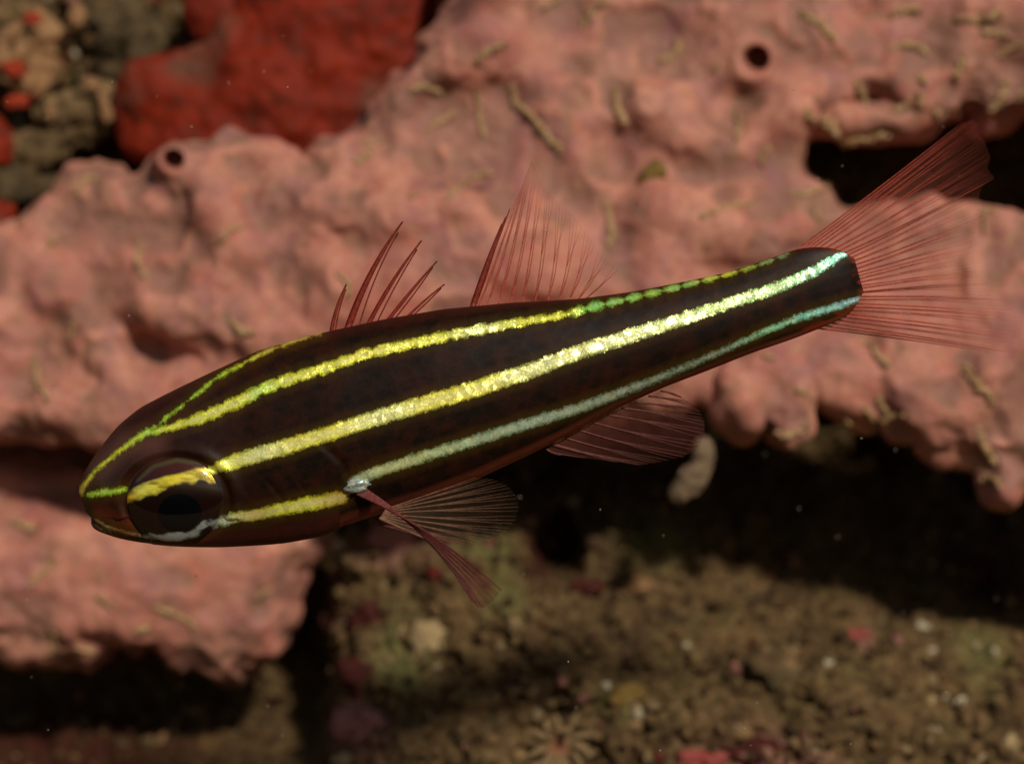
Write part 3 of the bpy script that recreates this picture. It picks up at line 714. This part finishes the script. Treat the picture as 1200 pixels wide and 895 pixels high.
TOP = [(93, 577), (96, 562), (103, 547), (115, 529), (138, 499), (165, 477), (200, 459), (250, 435), (300, 412), (345, 398), (390, 387), (450, 374), (520, 362), (600, 354.5), (680, 350), (740, 342), (800, 330.5), (850, 320), (900, 304), (935, 291), (965, 289), (988, 293), (1004, 305), (1012, 322)]
BOT = [(93, 577), (95, 597), (106, 616), (128, 627), (160, 635), (205, 640), (260, 641), (330, 637), (380, 628), (412, 613), (440, 604), (500, 585), (560, 561), (620, 533), (660, 513), (720, 480), (780, 453), (830, 434), (880, 414), (930, 397), (968, 382), (992, 371), (1006, 358), (1012, 342)]
tp = np.array([L(*p) for p in TOP]); bp = np.array([L(*p) for p in BOT])
x0 = min(tp[0, 0], bp[0, 0]); x1 = min(tp[:, 0].max(), bp[:, 0].max())
NS, NA = 620, 260
s_lin = np.linspace(0, 1, NS); s = s_lin ** 1.35
xs_ = x0 + (x1 - x0) * s
def prof(pts):
    o_ = np.argsort(pts[:, 0]); a = pts[o_]
    uq = np.sqrt(np.maximum(a[:, 0] - x0, 0)); return np.interp(np.sqrt(np.maximum(xs_ - x0, 0)), uq, a[:, 2])
def smooth(v, k):
    w_ = np.hanning(2 * k + 1); w_ /= w_.sum(); e = np.pad(v, k, mode='reflect', reflect_type='odd'); return np.convolve(e, w_, 'valid')
zt = smooth(prof(tp), 12); zb = smooth(prof(bp), 12)
zt[0] = zb[0] = 0.5 * (zt[0] + zb[0])
hw = np.interp(s, [0, .01, .03, .06, .10, .16, .24, .34, .46, .60, .74, .86, .95, .985, 1.0], [.0, .12, .22, .30, .38, .46, .52, .54, .51, .42, .31, .21, .12, .06, .0])
hw = smooth(hw, 8); hw[0] = 0.004; hw[-1] = 0.004
ang = np.linspace(0, 2 * np.pi, NA, endpoint=False)
ca, sa = np.cos(ang), np.sin(ang)
zc = (zt + zb) / 2; hh = np.maximum((zt - zb) / 2, 0.004)
BX = np.repeat(xs_[:, None], NA, 1)
BZ = zc[:, None] + hh[:, None] * ca[None, :]
BY = -hw[:, None] * np.sign(sa) * np.abs(sa) ** 0.92 * (1 - 0.10 * ca[None, :])
BV = np.stack([BX, BY, BZ], -1).reshape(-1, 3)
Ib = np.arange(NS * NA).reshape(NS, NA)
BQ = np.stack([Ib[:-1], np.roll(Ib, -1, 1)[:-1], np.roll(Ib, -1, 1)[1:], Ib[1:]], -1).reshape(-1, 4)
px_, py_ = to_px(BV)
def pl_dist(pts, widths=None):
    d = np.full(len(px_), 1e9); w_ = np.zeros(len(px_)); al = np.zeros(len(px_)); sdv = np.full(len(px_), 1e9); acc = 0.0
    for k in range(len(pts) - 1):
        ax_, ay_ = pts[k]; bx_, by_ = pts[k + 1]; ex, ey = bx_ - ax_, by_ - ay_; l2 = ex * ex + ey * ey; ln = math.sqrt(l2)
        t = np.clip(((px_ - ax_) * ex + (py_ - ay_) * ey) / l2, 0, 1)
        dd = np.hypot(px_ - ax_ - t * ex, py_ - ay_ - t * ey); m = dd < d
        d = np.where(m, dd, d); al = np.where(m, acc + t * ln, al)
        if widths is not None: w_ = np.where(m, widths[k] + (widths[k + 1] - widths[k]) * t, w_)
        acc += ln
    return d, w_, al
Y1, Y2, G1 = srgb(232, 226, 30), srgb(248, 234, 64), srgb(180, 222, 34)
AQ, SV, GD, CRM = srgb(140, 216, 170), srgb(150, 172, 152), srgb(214, 170, 30), srgb(226, 226, 130)
ST_ = [  # photo points, widths, colours along
 ('s0', [(182, 502), (196, 491), (214, 477), (232, 463), (256, 443), (290, 424), (320, 409), (350, 398), (376, 391)], [3, 4, 3, 4, 5, 5, 6, 6, 3], [G1, G1, G1, G1, G1, Y1, GD, GD, GD]),
 ('s1a', [(96, 577), (98, 570), (112, 553), (140, 530), (176, 505), (184, 506)], [8, 7, 4, 5, 8, 6], [GD, GD, Y1, Y1, G1, G1]),
 ('s1', [(180, 507), (205, 500), (240, 489), (280, 472), (310, 456), (340, 445), (380, 433), (430, 415), (480, 404), (520, 395), (560, 387), (610, 378), (664, 369), (690, 361), (720, 354), (760, 345), (800, 335), (850, 322), (890, 310), (922, 298)],
  [7, 9, 14, 15, 14, 14, 13, 13, 12, 12, 12, 10, 8, 13, 9, 9, 8, 7, 5, 3], [G1, Y1, Y1, Y1, G1, Y1, Y1, Y2, Y1, Y1, CRM, Y1, Y1, srgb(90, 196, 60), srgb(130, 200, 80), srgb(150, 200, 60), srgb(140, 196, 80), Y1, srgb(150, 180, 80), SV]),
 ('s2', [(252, 549), (275, 541), (310, 530), (350, 519), (400, 503), (450, 487), (500, 472), (560, 455), (620, 435), (680, 412), (740, 393), (800, 374), (850, 357), (900, 341), (950, 320), (975, 305), (993, 296)],
  [8, 16, 17, 17, 17, 17, 18, 18, 17, 16, 15, 13, 12, 12, 11, 9, 4], [Y1, Y1, CRM, Y2, Y2, CRM, Y2, Y2, CRM, CRM, srgb(226, 232, 150), srgb(214, 232, 140), srgb(200, 232, 140), srgb(190, 228, 150), AQ, srgb(120, 226, 196), srgb(130, 226, 210)]),
 ('s3', [(418, 561), (450, 549), (500, 533), (560, 514), (620, 495), (680, 477), (740, 455), (800, 431), (850, 409), (900, 386), (940, 371), (980, 359), (1010, 350)],
  [11, 12, 12, 12, 12, 11, 10, 8, 6, 6, 8, 8, 5], [SV, srgb(190, 196, 130), srgb(176, 196, 136), srgb(160, 190, 156), srgb(150, 176, 160), SV, srgb(130, 146, 142), srgb(110, 130, 120), srgb(130, 150, 140), AQ, srgb(120, 206, 190), srgb(130, 200, 200), srgb(150, 190, 214)]),
 ('s4', [(276, 604), (300, 602), (330, 595), (366, 588), (404, 581)], [12, 12, 14, 17, 14], [CRM, srgb(220, 190, 90), Y1, Y1, GD]),
 ('s4b', [(172, 629), (196, 628), (225, 622), (255, 612), (276, 606)], [6, 8, 9, 10, 11], [srgb(150, 190, 200), SV, srgb(170, 176, 164), srgb(176, 190, 180), srgb(190, 196, 150)]),
 ('s5', [(105, 579), (125, 576), (150, 572)], [5, 8, 6], [G1, G1, G1]),
 ('lip', [(112, 609), (126, 618), (142, 623), (166, 628)], [4, 8, 8, 5], [srgb(200, 120, 60), srgb(230, 190, 130), srgb(200, 90, 50), srgb(180, 150, 120)]),
]
stripe = np.full(len(px_), -1.0); along_ = np.zeros(len(px_)); scol = np.tile(np.array(Y1), (len(px_), 1))
for nm, pts, wd, cl in ST_:
    d, w_, al = pl_dist(pts, wd)
    half = w_ / 2
    if nm == 's1':
        ph = np.abs(np.sin(np.pi * al / 23.0)); late = np.clip((al - 480) / 60, 0, 1)
        half = half * (0.62 + 0.38 * ph ** 0.6) - late * 2.2 * (1 - ph) ** 2 * 1.3
    if nm == 's0': half = half - 1.4 * (np.sin(al / 6.5) > 0.75)
    sd1 = (half - d) / 100.0
    acc = np.concatenate([[0], np.cumsum([math.hypot(pts[k + 1][0] - pts[k][0], pts[k + 1][1] - pts[k][1]) for k in range(len(pts) - 1)])])
    cc = np.stack([np.interp(al, acc, np.array(cl)[:, j]) for j in range(3)], 1)
    m = sd1 > stripe; along_ = np.where(m, al, along_); stripe = np.where(m, sd1, stripe); scol = np.where(m[:, None], cc, scol)
# skin colours: near-black brown, warmer on the head, orange at the root of the tail
bcol = np.tile(np.array(srgb(17, 10, 6)), (len(px_), 1))
def blend(col, f): 
    global bcol
    bcol = bcol * (1 - f[:, None]) + np.array(col) * f[:, None]
zrel = (BZ - zc[:, None]) / hh[:, None]; zrel = zrel.ravel()
head = np.clip((330 - px_) / 160, 0, 1); blend(srgb(50, 22, 12), head * 0.4)
blend(srgb(80, 36, 26), np.clip((zrel - 0.88) / 0.12, 0, 1) * 0.45)
belly = np.clip((-zrel - 0.86) / 0.12, 0, 1) * (px_ > 400); blend(srgb(150, 74, 52), belly * 0.75)
jaw = np.clip((-zrel - 0.72) / 0.25, 0, 1) * (px_ < 400); blend(srgb(92, 42, 34), jaw * 0.6)
d, _, _ = pl_dist([(985, 308), (1000, 330), (996, 345)]); blend(srgb(8, 6, 5), np.clip(1.6 - d / 16, 0, 1))
d, _, _ = pl_dist([(970, 288), (990, 293), (1008, 308), (1014, 330), (1008, 356), (985, 375), (950, 390)])
fz = np.stack([px_ / 7, py_ / 3, 0 * px_], 1)
blend(srgb(112, 34, 16), np.clip(1.15 - (d + 4 * fbm(fz, .5, 2, 170)) / 8, 0, 1) * 0.8)
d, _, _ = pl_dist([(120, 545), (150, 520), (185, 520)]); blend(srgb(104, 66, 56), np.clip(1 - d / 26, 0, 1) * 0.5)
d, _, _ = pl_dist([(120, 600), (150, 612), (170, 620)]); blend(srgb(110, 40, 20), np.clip(1 - d / 14, 0, 1) * 0.4)
# relief: mouth, gill cover edges, eye socket
BN = vnormals(BV, BQ)
BN *= np.sign((BN * np.stack([np.zeros(len(BV)), BV[:, 1], BV[:, 2] - np.repeat(zc, NA)], 1)).sum(1))[:, None]
dsp = np.zeros(len(BV)); side = np.abs(BV[:, 1]) > 0.04
def groove(pts, w, dep):
    global dsp
    d, _, _ = pl_dist(pts); dsp = dsp - dep * np.exp(-(d / w) ** 2)
groove([(92, 598), (104, 608), (125, 621), (155, 630), (176, 634)], 2.6, .035)
groove([(318, 562), (336, 585), (338, 610), (325, 634)], 3.0, .009)
groove([(352, 560), (372, 590), (366, 622)], 2.5, .005)
d, _, _ = pl_dist([(382, 520), (404, 540), (414, 566), (412, 596), (402, 618)])
dsp -= .016 * np.exp(-(d / 5.0) ** 2)
EX, EY, ERX, ERZ = 211, 584, 60, 49
er = np.hypot((px_ - EX) / ERX, (py_ - EY) / ERZ)
dsp += 0.03 * np.exp(-((er - 1.18) / 0.16) ** 2) * side * (py_ < EY + 22) - 0.03 * np.exp(-((er - 1.03) / 0.08) ** 2) * side - .06 * np.clip(1 - er, 0, 1) * side
BV = BV + BN * dsp[:, None]
body = mesh_obj('body', BV, BQ, mat_fish_body(), fish)
attr_f(body, 'gloss', np.clip((300 - px_) / 150, 0, 1)); attr_f(body, 'along', along_); attr_f(body, 'stripe', stripe); attr_c(body, 'scol', scol); attr_c(body, 'bcol', bcol)

# eyes: iris, pupil and clear cornea on both sides
def mat_iris():
    t = NT('iris'); obj = t.attr('col', 'Color')
    fl = t.node('ShaderNodeSeparateColor', {'Color': t.voro(36)})
    c = t.mix(t.math('MULTIPLY', t.step(fl.outputs[0], 0.5, 1, 0, 1.0), t.attr('metal')), obj, t.mix(0.5, obj, srgb(230, 190, 90)))
    p = t.principled(Base_Color=c, Roughness=0.3, Metallic=t.attr('metal'), Normal=t.bump(t.noise(60, 2), 0.25, 0.02)); p.inputs['Specular IOR Level'].default_value = 0.06
    return t.done(p)
def mat_cornea():
    t = NT('cornea')
    cl = t.node('ShaderNodeBsdfTransparent'); gl = t.node('ShaderNodeBsdfGlossy', {'Color': (0.9, 0.95, 1, 1), 'Roughness': 0.07})
    return t.done(t.node("ShaderNodeMixShader", {0: 0.05, 1: cl.outputs[0], 2: gl.outputs[0]}))
M_IRIS, M_CORNEA = mat_iris(), mat_cornea()
M_PUPIL = mat_plain('pupil', (0.002, 0.002, 0.0025), 0.5, 0.0)
def dome(cx, cy, rx, rz, ybase, bulge, n=26, m=48, rot=-0.10):
    v = []; f = []; rr = []
    for i in range(n + 1):
        a = (i / n) * math.pi / 2
        for j in range(m):
            th = 2 * math.pi * j / m
            ex, ez = rx * math.sin(a) * math.cos(th), rz * math.sin(a) * math.sin(th)
            v.append((ex * math.cos(rot) - ez * math.sin(rot), ybase - bulge * math.cos(a), ex * math.sin(rot) + ez * math.cos(rot)))
    for i in range(n):
        for j in range(m): f.append((i * m + j, i * m + (j + 1) % m, (i + 1) * m + (j + 1) % m, (i + 1) * m + j))
    return np.array(v), f
ec = np.array(L(EX, EY))
def side_y(x, z):
    w_ = np.interp(x, xs_, hw); z0 = np.interp(x, xs_, zc); h0 = np.interp(x, xs_, hh)
    return w_ * np.sqrt(np.clip(1 - ((z - z0) / h0) ** 2, 0.12, 1))
ybody = float(side_y(ec[0], ec[2]))
kz = 0.75 * float(side_y(ec[0], ec[2] + .38) - side_y(ec[0], ec[2] - .25)) / .63; kx = 0.8 * float(side_y(ec[0] + .4, ec[2]) - side_y(ec[0] - .4, ec[2])) / .8
def lean(v):
    v = v.copy(); v[:, 1] -= kz * v[:, 2] + kx * v[:, 0]; return v
for sgn in (1, -1):
    yb = -(ybody - 0.07)
    v, f = dome(0, 0, .60, .49, yb, .15, 60, 120)
    v = lean(v)
    X_, Y_ = v[:, 0], v[:, 2]
    wx = X_ * CT - Y_ * ST; wz = X_ * ST + Y_ * CT                 # picture-plane offsets from the eye centre
    epx, epy = EX + wx * 100, EY - wz * 100
    sv_px, sv_py = px_, py_; px_, py_ = epx, epy
    dg, wg, alg = pl_dist([(153, 585), (166, 577), (190, 567), (215, 559), (240, 553), (262, 556), (268, 566)], [6, 13, 13, 12, 14, 15, 7])
    dsv, wsv, _ = pl_dist([(172, 630), (210, 628), (240, 617), (262, 607)], [3, 6, 7, 6])
    dtop, wt, _ = pl_dist([(166, 562), (185, 545), (212, 538), (240, 542)], [3, 5, 5, 3])
    px_, py_ = sv_px, sv_py
    col = np.tile(np.array(srgb(24, 10, 6)), (len(v), 1)); met = np.zeros(len(v))
    redm = np.clip((572 - epy) / 25, 0, 1)[:, None]; col = col * (1 - redm * .5) + np.array(srgb(86, 34, 14)) * redm * .5
    ok = np.clip((wt / 2 - dtop) / 3 + .5, 0, 1)[:, None]; col = col * (1 - ok * .7) + np.array(srgb(66, 70, 44)) * ok * .7
    rag = 2.5 * fbm(np.stack([epx / 9, epy / 9, 0 * epx], 1), 1.0, 3, 160)
    gk = np.clip((wg / 2 - dg + rag * .6) / 4 + .5, 0, 1)[:, None]
    gcol = np.stack([np.interp(alg, [0, 20, 60, 100, 125], [srgb(214, 160, 30)[k], srgb(216, 206, 130)[k], srgb(220, 196, 60)[k], srgb(236, 214, 150)[k], srgb(220, 140, 20)[k]]) for k in range(3)], 1)
    gv = np.clip(.78 + .45 * fbm(np.stack([epx / 14, epy / 4, 0 * epx], 1), 1.0, 3, 164), .25, 1.15)[:, None]
    gcol = gcol * gv * np.array([1.1, 1.16, .40]) + (1 - gv).clip(0) * np.array(srgb(150, 120, 10)) * .6
    col = col * (1 - gk) + gcol * gk; met = np.maximum(met, gk[:, 0] * .3)
    sk = np.clip((wsv / 2 - dsv + 1.8 * rag) / 6 + .4, 0, 1)[:, None]; col = col * (1 - sk) + np.array(srgb(176, 190, 190)) * sk; met = np.maximum(met, sk[:, 0] * .6)
    def flip(vv_): 
        q = vv_.copy(); q[:, 1] *= sgn; q += np.array([ec[0], 0, ec[2]]); return q
    fl = f if sgn == 1 else [t_[::-1] for t_ in f]
    eye = mesh_obj('eye', flip(v), fl, M_IRIS, fish); attr_c(eye, 'col', col); attr_f(eye, 'metal', met)
    off = np.array(L(214, 594)) - ec
    v2, f2 = dome(0, 0, .29, .265, yb - .10, .065, 10, 36)
    v2 = lean(v2 + np.array([off[0], 0, off[2]]))
    mesh_obj('pupil', flip(v2), f2 if sgn == 1 else [t_[::-1] for t_ in f2], M_PUPIL, eye)
    v3, f3 = dome(0, 0, .605, .495, yb, .215, 40, 72); v3 = lean(v3)
    mesh_obj('cornea', flip(v3), f3 if sgn == 1 else [t_[::-1] for t_ in f3], M_CORNEA, eye)

# ---- fins
RED_RAY = mat_ray('red_fin_ray', srgb(184, 80, 62), a0=.58, a1=.04)
SPINE = mat_ray('fin_spine', srgb(122, 40, 26), a0=1.0, a1=.95)
DUSK_RAY = mat_ray('dusky_fin_ray', srgb(104, 56, 46), a0=.9, a1=.35)
PALE_RAY = mat_ray('pale_fin_ray', srgb(150, 108, 84), a0=.6, a1=.08)
PECT_RAY = mat_ray('pectoral_ray', srgb(104, 46, 40), a0=1.0, a1=.6)
SK_RED = mat_fin('red_fin_skin', srgb(204, 116, 98), .52, .05)
SK_RED2 = mat_fin('dorsal_fin_skin', srgb(190, 82, 60), .34, .12, dots=True)
SK_DUSK = mat_fin('dusky_fin_skin', srgb(116, 68, 58), .52, .22)
SK_PALE = mat_fin('pale_fin_skin', srgb(150, 120, 92), .22, .02)
SK_FAINT = mat_fin('faint_fin_skin', srgb(190, 90, 70), .26, .06)

def bez(p0, p1, p2, n):
    return [tuple((1 - t) ** 2 * a + 2 * t * (1 - t) * b + t * t * c for a, b, c in zip(p0, p1, p2)) for t in np.linspace(0, 1, n)]
BR = {2: [(.30, 1, .3), (.30, -1, .3)], 3: [(0.02, 1, .2), (.4, 1, .42), (.4, -1, .25)]}
def fin(name, rays, skin, raymat, r0, r1, fades=None, n=14, branch=0, label=None, raymats=None):
    """rays: (base, bend, tip) in the fish's frame; a skin stretched between them and a tube for each ray"""
    lines = [bez(*r, n) for r in rays]
    if skin:
        sub = 5; V_ = []; al = []; fd = []
        m = len(lines)
        cols_ = []
        for k in range(m - 1):
            for q in range(sub): cols_.append((k, q / sub))
        cols_.append((m - 2, 1.0))
        for (k, f_) in cols_:
            for i in range(n):
                a, b = lines[k][i], lines[k + 1][i]
                V_.append(tuple(a[j] * (1 - f_) + b[j] * f_ for j in range(3))); al.append(i / (n - 1))
                fa = 1.0 if fades is None else fades[k] * (1 - f_) + fades[k + 1] * f_
                fd.append(fa)
        F_ = []
        for c_ in range(len(cols_) - 1):
            for i in range(n - 1): F_.append((c_ * n + i, (c_ + 1) * n + i, (c_ + 1) * n + i + 1, c_ * n + i + 1))
        o = mesh_obj(name, V_, F_, skin, fish); attr_f(o, 'along', al); attr_f(o, 'fade', fd)
    else:
        o = bpy.data.objects.new(name, None); COL.objects.link(o); o.parent = fish
    if label: o['label'] = label
    for k, ln in enumerate(lines):
        rb = r0[k] if isinstance(r0, (list, tuple)) else r0
        rad = [rb + (r1 - rb) * (i / (n - 1)) ** (1.6 if rb > .02 else .8) for i in range(n)]
        v_, f_ = tube(ln, rad, 5); al = [i / (n - 1) for i in range(n) for _ in range(5)]
        if branch:
            for bs, (st, amt, wgt) in enumerate(BR[branch]):
                nb = lines[min(k + 1, len(lines) - 1)] if amt > 0 else lines[max(k - 1, 0)]
                bl = []; ids = [i for i in range(n) if i / (n - 1) >= st - .01]
                for i in ids:
                    tt = (i / (n - 1) - st) / (1 - st); f_b = wgt * min(1, tt * (1.2 if st > .1 else 4))
                    a, b = ln[i], nb[i]; bl.append(tuple(a[j] * (1 - f_b) + b[j] * f_b for j in range(3)))
                vb, fb = tube(bl, [rad[i] * .8 for i in ids], 4)
                o_ = len(v_); v_ += vb; f_ += [tuple(x + o_ for x in t_) for t_ in fb]; al += [i / (n - 1) for i in ids for _ in range(4)]
        ro = mesh_obj('ray', [x[:] for x in v_], f_, (raymats[k] if raymats else raymat), o); attr_f(ro, 'along', al)
    return o
def R3(b, m, t, yb=0.0, yt=0.0): return (L(*b, yb), L(*m, (yb + yt) / 2), L(*t, yt))

# first dorsal
SP = [((388, 392), (392, 362), (406, 333)), ((407, 388), (430, 318), (472, 260)), ((430, 384), (458, 328), (494, 282)), ((452, 379), (485, 336), (512, 306)), ((474, 375), (498, 350), (521, 333))]
rays = []; rads = []; fds = []
for k, (b_, m_, t_) in enumerate(SP):
    w_ = (5, 13, 10, 8, 6)[k]
    rays.append(R3(b_, m_, t_, 0, (0, -.02, .02, .05, .06)[k])); rads.append((.026, .046, .030, .024, .018)[k]); fds.append(2.6)
    b2 = (b_[0] + w_, b_[1] - w_ * .25); t2 = (t_[0] - (t_[0] - b_[0]) * .10 + 1, t_[1] + (b_[1] - t_[1]) * .10)
    rays.append(R3(b2, (m_[0] + w_ * .55, m_[1] + 4), t2, .02, .03)); rads.append(.010); fds.append(.5)
fin('first_dorsal_fin', rays, SK_FAINT, SPINE, rads, .009, fades=fds, n=14)
# second dorsal
bx = [554, 561, 571, 584, 598, 612, 627, 642, 655, 667, 677, 685]
tips = [(588, 262), (610, 222), (618, 200), (623, 188), (627, 196), (633, 214), (642, 226), (656, 240), (674, 254), (690, 276), (706, 300), (724, 316)]
rays = []
for k, (b, t_) in enumerate(zip(bx, tips)):
    by_ = np.interp(b, [550, 600, 690], [361, 356, 351]); mx = b * .55 + t_[0] * .45 + (6 if k < 5 else 4); my = (by_ + t_[1]) / 2 - (8 if 0 < k < 7 else 0)
    if k == 0: mx, my = 570, 310
    rays.append(R3((b, by_), (mx, my), t_, 0, .06 * math.sin(k)))
fin('second_dorsal_fin', rays, SK_RED2, RED_RAY, [.040] + [.011] * 11, .005, fades=[.9, 1, 1, 1, .9, .8, .6, .5, .45, .4, .4, .4], n=18, branch=3, raymats=[SPINE] + [RED_RAY] * 11)
# tail fin
cb = [(938, 292), (946, 293), (956, 292), (966, 294), (976, 297), (985, 300), (993, 304), (999, 309), (1003, 315), (1006, 321), (1007, 327), (1007, 333), (1006, 339), (1004, 345), (1001, 351), (997, 357), (992, 363), (985, 369), (977, 375), (968, 381), (958, 387)]
ct_ = [(1122, 140), (1136, 140), (1149, 148), (1158, 166), (1161, 188), (1160, 208), (1156, 226), (1150, 244), (1146, 260), (1142, 276), (1140, 290), (1142, 304), (1150, 318), (1162, 332), (1176, 346), (1190, 360), (1200, 374), (1208, 388), (1206, 402), (1196, 412), (1178, 414)]
def dense(pts, n):
    a = np.array(pts, float); t = np.linspace(0, len(a) - 1, n); return [(float(np.interp(q, range(len(a)), a[:, 0])), float(np.interp(q, range(len(a)), a[:, 1]))) for q in t]
NC = 34; cb = [(b[0] - 8, b[1] + (3 if b[1] < 315 else -3 if b[1] > 345 else 0)) for b in dense(cb, NC)]; ct_ = dense(ct_, NC)
ct_ = [(a + random.uniform(-7, 7), b + random.uniform(-4, 4)) for a, b in ct_]
rays = []
for k, (b, t_) in enumerate(zip(cb, ct_)):
    q = k / (NC - 1); mx, my = b[0] * .5 + t_[0] * .5, b[1] * .5 + t_[1] * .5
    mx += -4 + 0 * q; my += (6 if q < .4 else -3 if q > .6 else 0)
    rays.append(R3(b, (mx, my), t_, 0.0, 0.10 + .75 * q * q + .05 * math.sin(k * 2.1)))
fin('caudal_fin', rays, SK_RED, RED_RAY, .0105, .0045, fades=list(np.interp(np.linspace(0, 1, NC), [0, .2, .5, .8, 1], [.9, .9, .95, 1.05, 1.0])), n=18, branch=3)
# anal fin
ab = [(640, 526), (648, 521), (662, 513), (678, 504), (695, 495), (712, 486), (728, 478), (744, 471), (760, 464), (774, 458)]
att = [(658, 533), (752, 545), (775, 541), (800, 535), (818, 523), (826, 508), (826, 494), (820, 482), (810, 473), (798, 465)]
rays = [R3(b, ((b[0] + t_[0]) / 2, (b[1] + t_[1]) / 2 + (3 if k < 5 else -2)), t_, 0, .10 * math.sin(k * 1.3)) for k, (b, t_) in enumerate(zip(ab, att))]
fin('anal_fin', rays, SK_DUSK, DUSK_RAY, [.016, .024] + [.014] * 8, .007, fades=[.8, 1, 1, .9, .8, .8, .7, .6, .5, .4], n=16, branch=2)
# pelvic fins: a spread fan on the near side, a narrow one on the far side
pt = [(528, 640), (552, 636), (576, 630), (594, 620), (604, 607), (608, 592), (604, 578), (594, 567), (578, 560), (558, 558)]
rays = [R3((446 + k * .8, 606 - k * 1.2), ((446 + t_[0]) / 2, (604 + t_[1]) / 2 + (2 if k < 5 else -2)), t_, -.22, -.52 + .02 * k) for k, t_ in enumerate(pt)]
fin('pelvic_fin', rays, SK_PALE, PALE_RAY, [.02] + [.010] * 9, .005, n=16, branch=2, fades=[1.2, 1, 1, 1, 1, 1, .9, .9, .8, .8])
rays = [R3((432, 610), (475, 628 - k), (552 - k * 6, 641 - k * 4), .16, .34 + .05 * k) for k in range(4)]
fin('pelvic_fin', rays, SK_PALE, DUSK_RAY, [.024, .014, .012, .012], .005, n=12)
# pectoral fin: folded into a narrow bundle that hangs down and back
def bw(px):  # half thickness of the body near here
    return float(np.interp(L(px, 575)[0], xs_, hw))
pb_ = (424, 574); yb0 = -bw(424) * .82
tipsP = [(588, 684), (583, 690), (579, 696), (573, 700), (567, 705), (561, 704), (554, 698)]
rays = [R3((pb_[0] - 3 + k * 1.3, pb_[1] + 3 - k * 1.0), (508 + (3 - k) * .3, 616 + (k - 3) * .4), t_, yb0, yb0 - .50 + .02 * k) for k, t_ in enumerate(tipsP)]
pf = fin('pectoral_fin', rays, mat_fin('pectoral_fin_skin', srgb(112, 46, 40), .95, .0), PECT_RAY, .020, .006, n=20, branch=2)
def mat_silver():
    t = NT('silver_fin_root'); fl = t.node('ShaderNodeSeparateColor', {'Color': t.voro(30)})
    p = t.principled(Base_Color=t.mix(fl.outputs[0], srgb(220, 214, 190), srgb(120, 160, 160)), Metallic=.6, Roughness=.3, Normal=t.bump(fl.outputs[1], .6, .03)); return t.done(p)
import bmesh
bm = bmesh.new(); bmesh.ops.create_icosphere(bm, subdivisions=3, radius=1.0)
v = np.array([x.co[:] for x in bm.verts]); f = [[w.index for w in x.verts] for x in bm.faces]; bm.free()
v = v * (1 + .35 * fbm(v, 1.6, 3, 150))[:, None] * np.array([.15, .03, .075]) + np.array(L(419, 568, yb0 - .02))
mesh_obj('fin_root', v, f, mat_silver(), pf)

# ------------------------------------------------------------------ drifting specks
r = np.random.default_rng(21); V_ = []; F_ = []
for i in range(150):
    d = r.uniform(-4.5, 3.5); p = at(r.uniform(-100, 1300), r.uniform(-60, 960), d)
    s_ = r.uniform(.006, .014)
    V_.append(ICO_V * s_ * r.uniform(.6, 1.3, 3) + np.array(p)); F_.append(ICO_F + 12 * i)
o = mesh_obj('drifting_specks', np.concatenate(V_), np.concatenate(F_), M_WHITE)
tag(o, 'tiny pale specks drifting in the water', 'specks', kind='stuff')
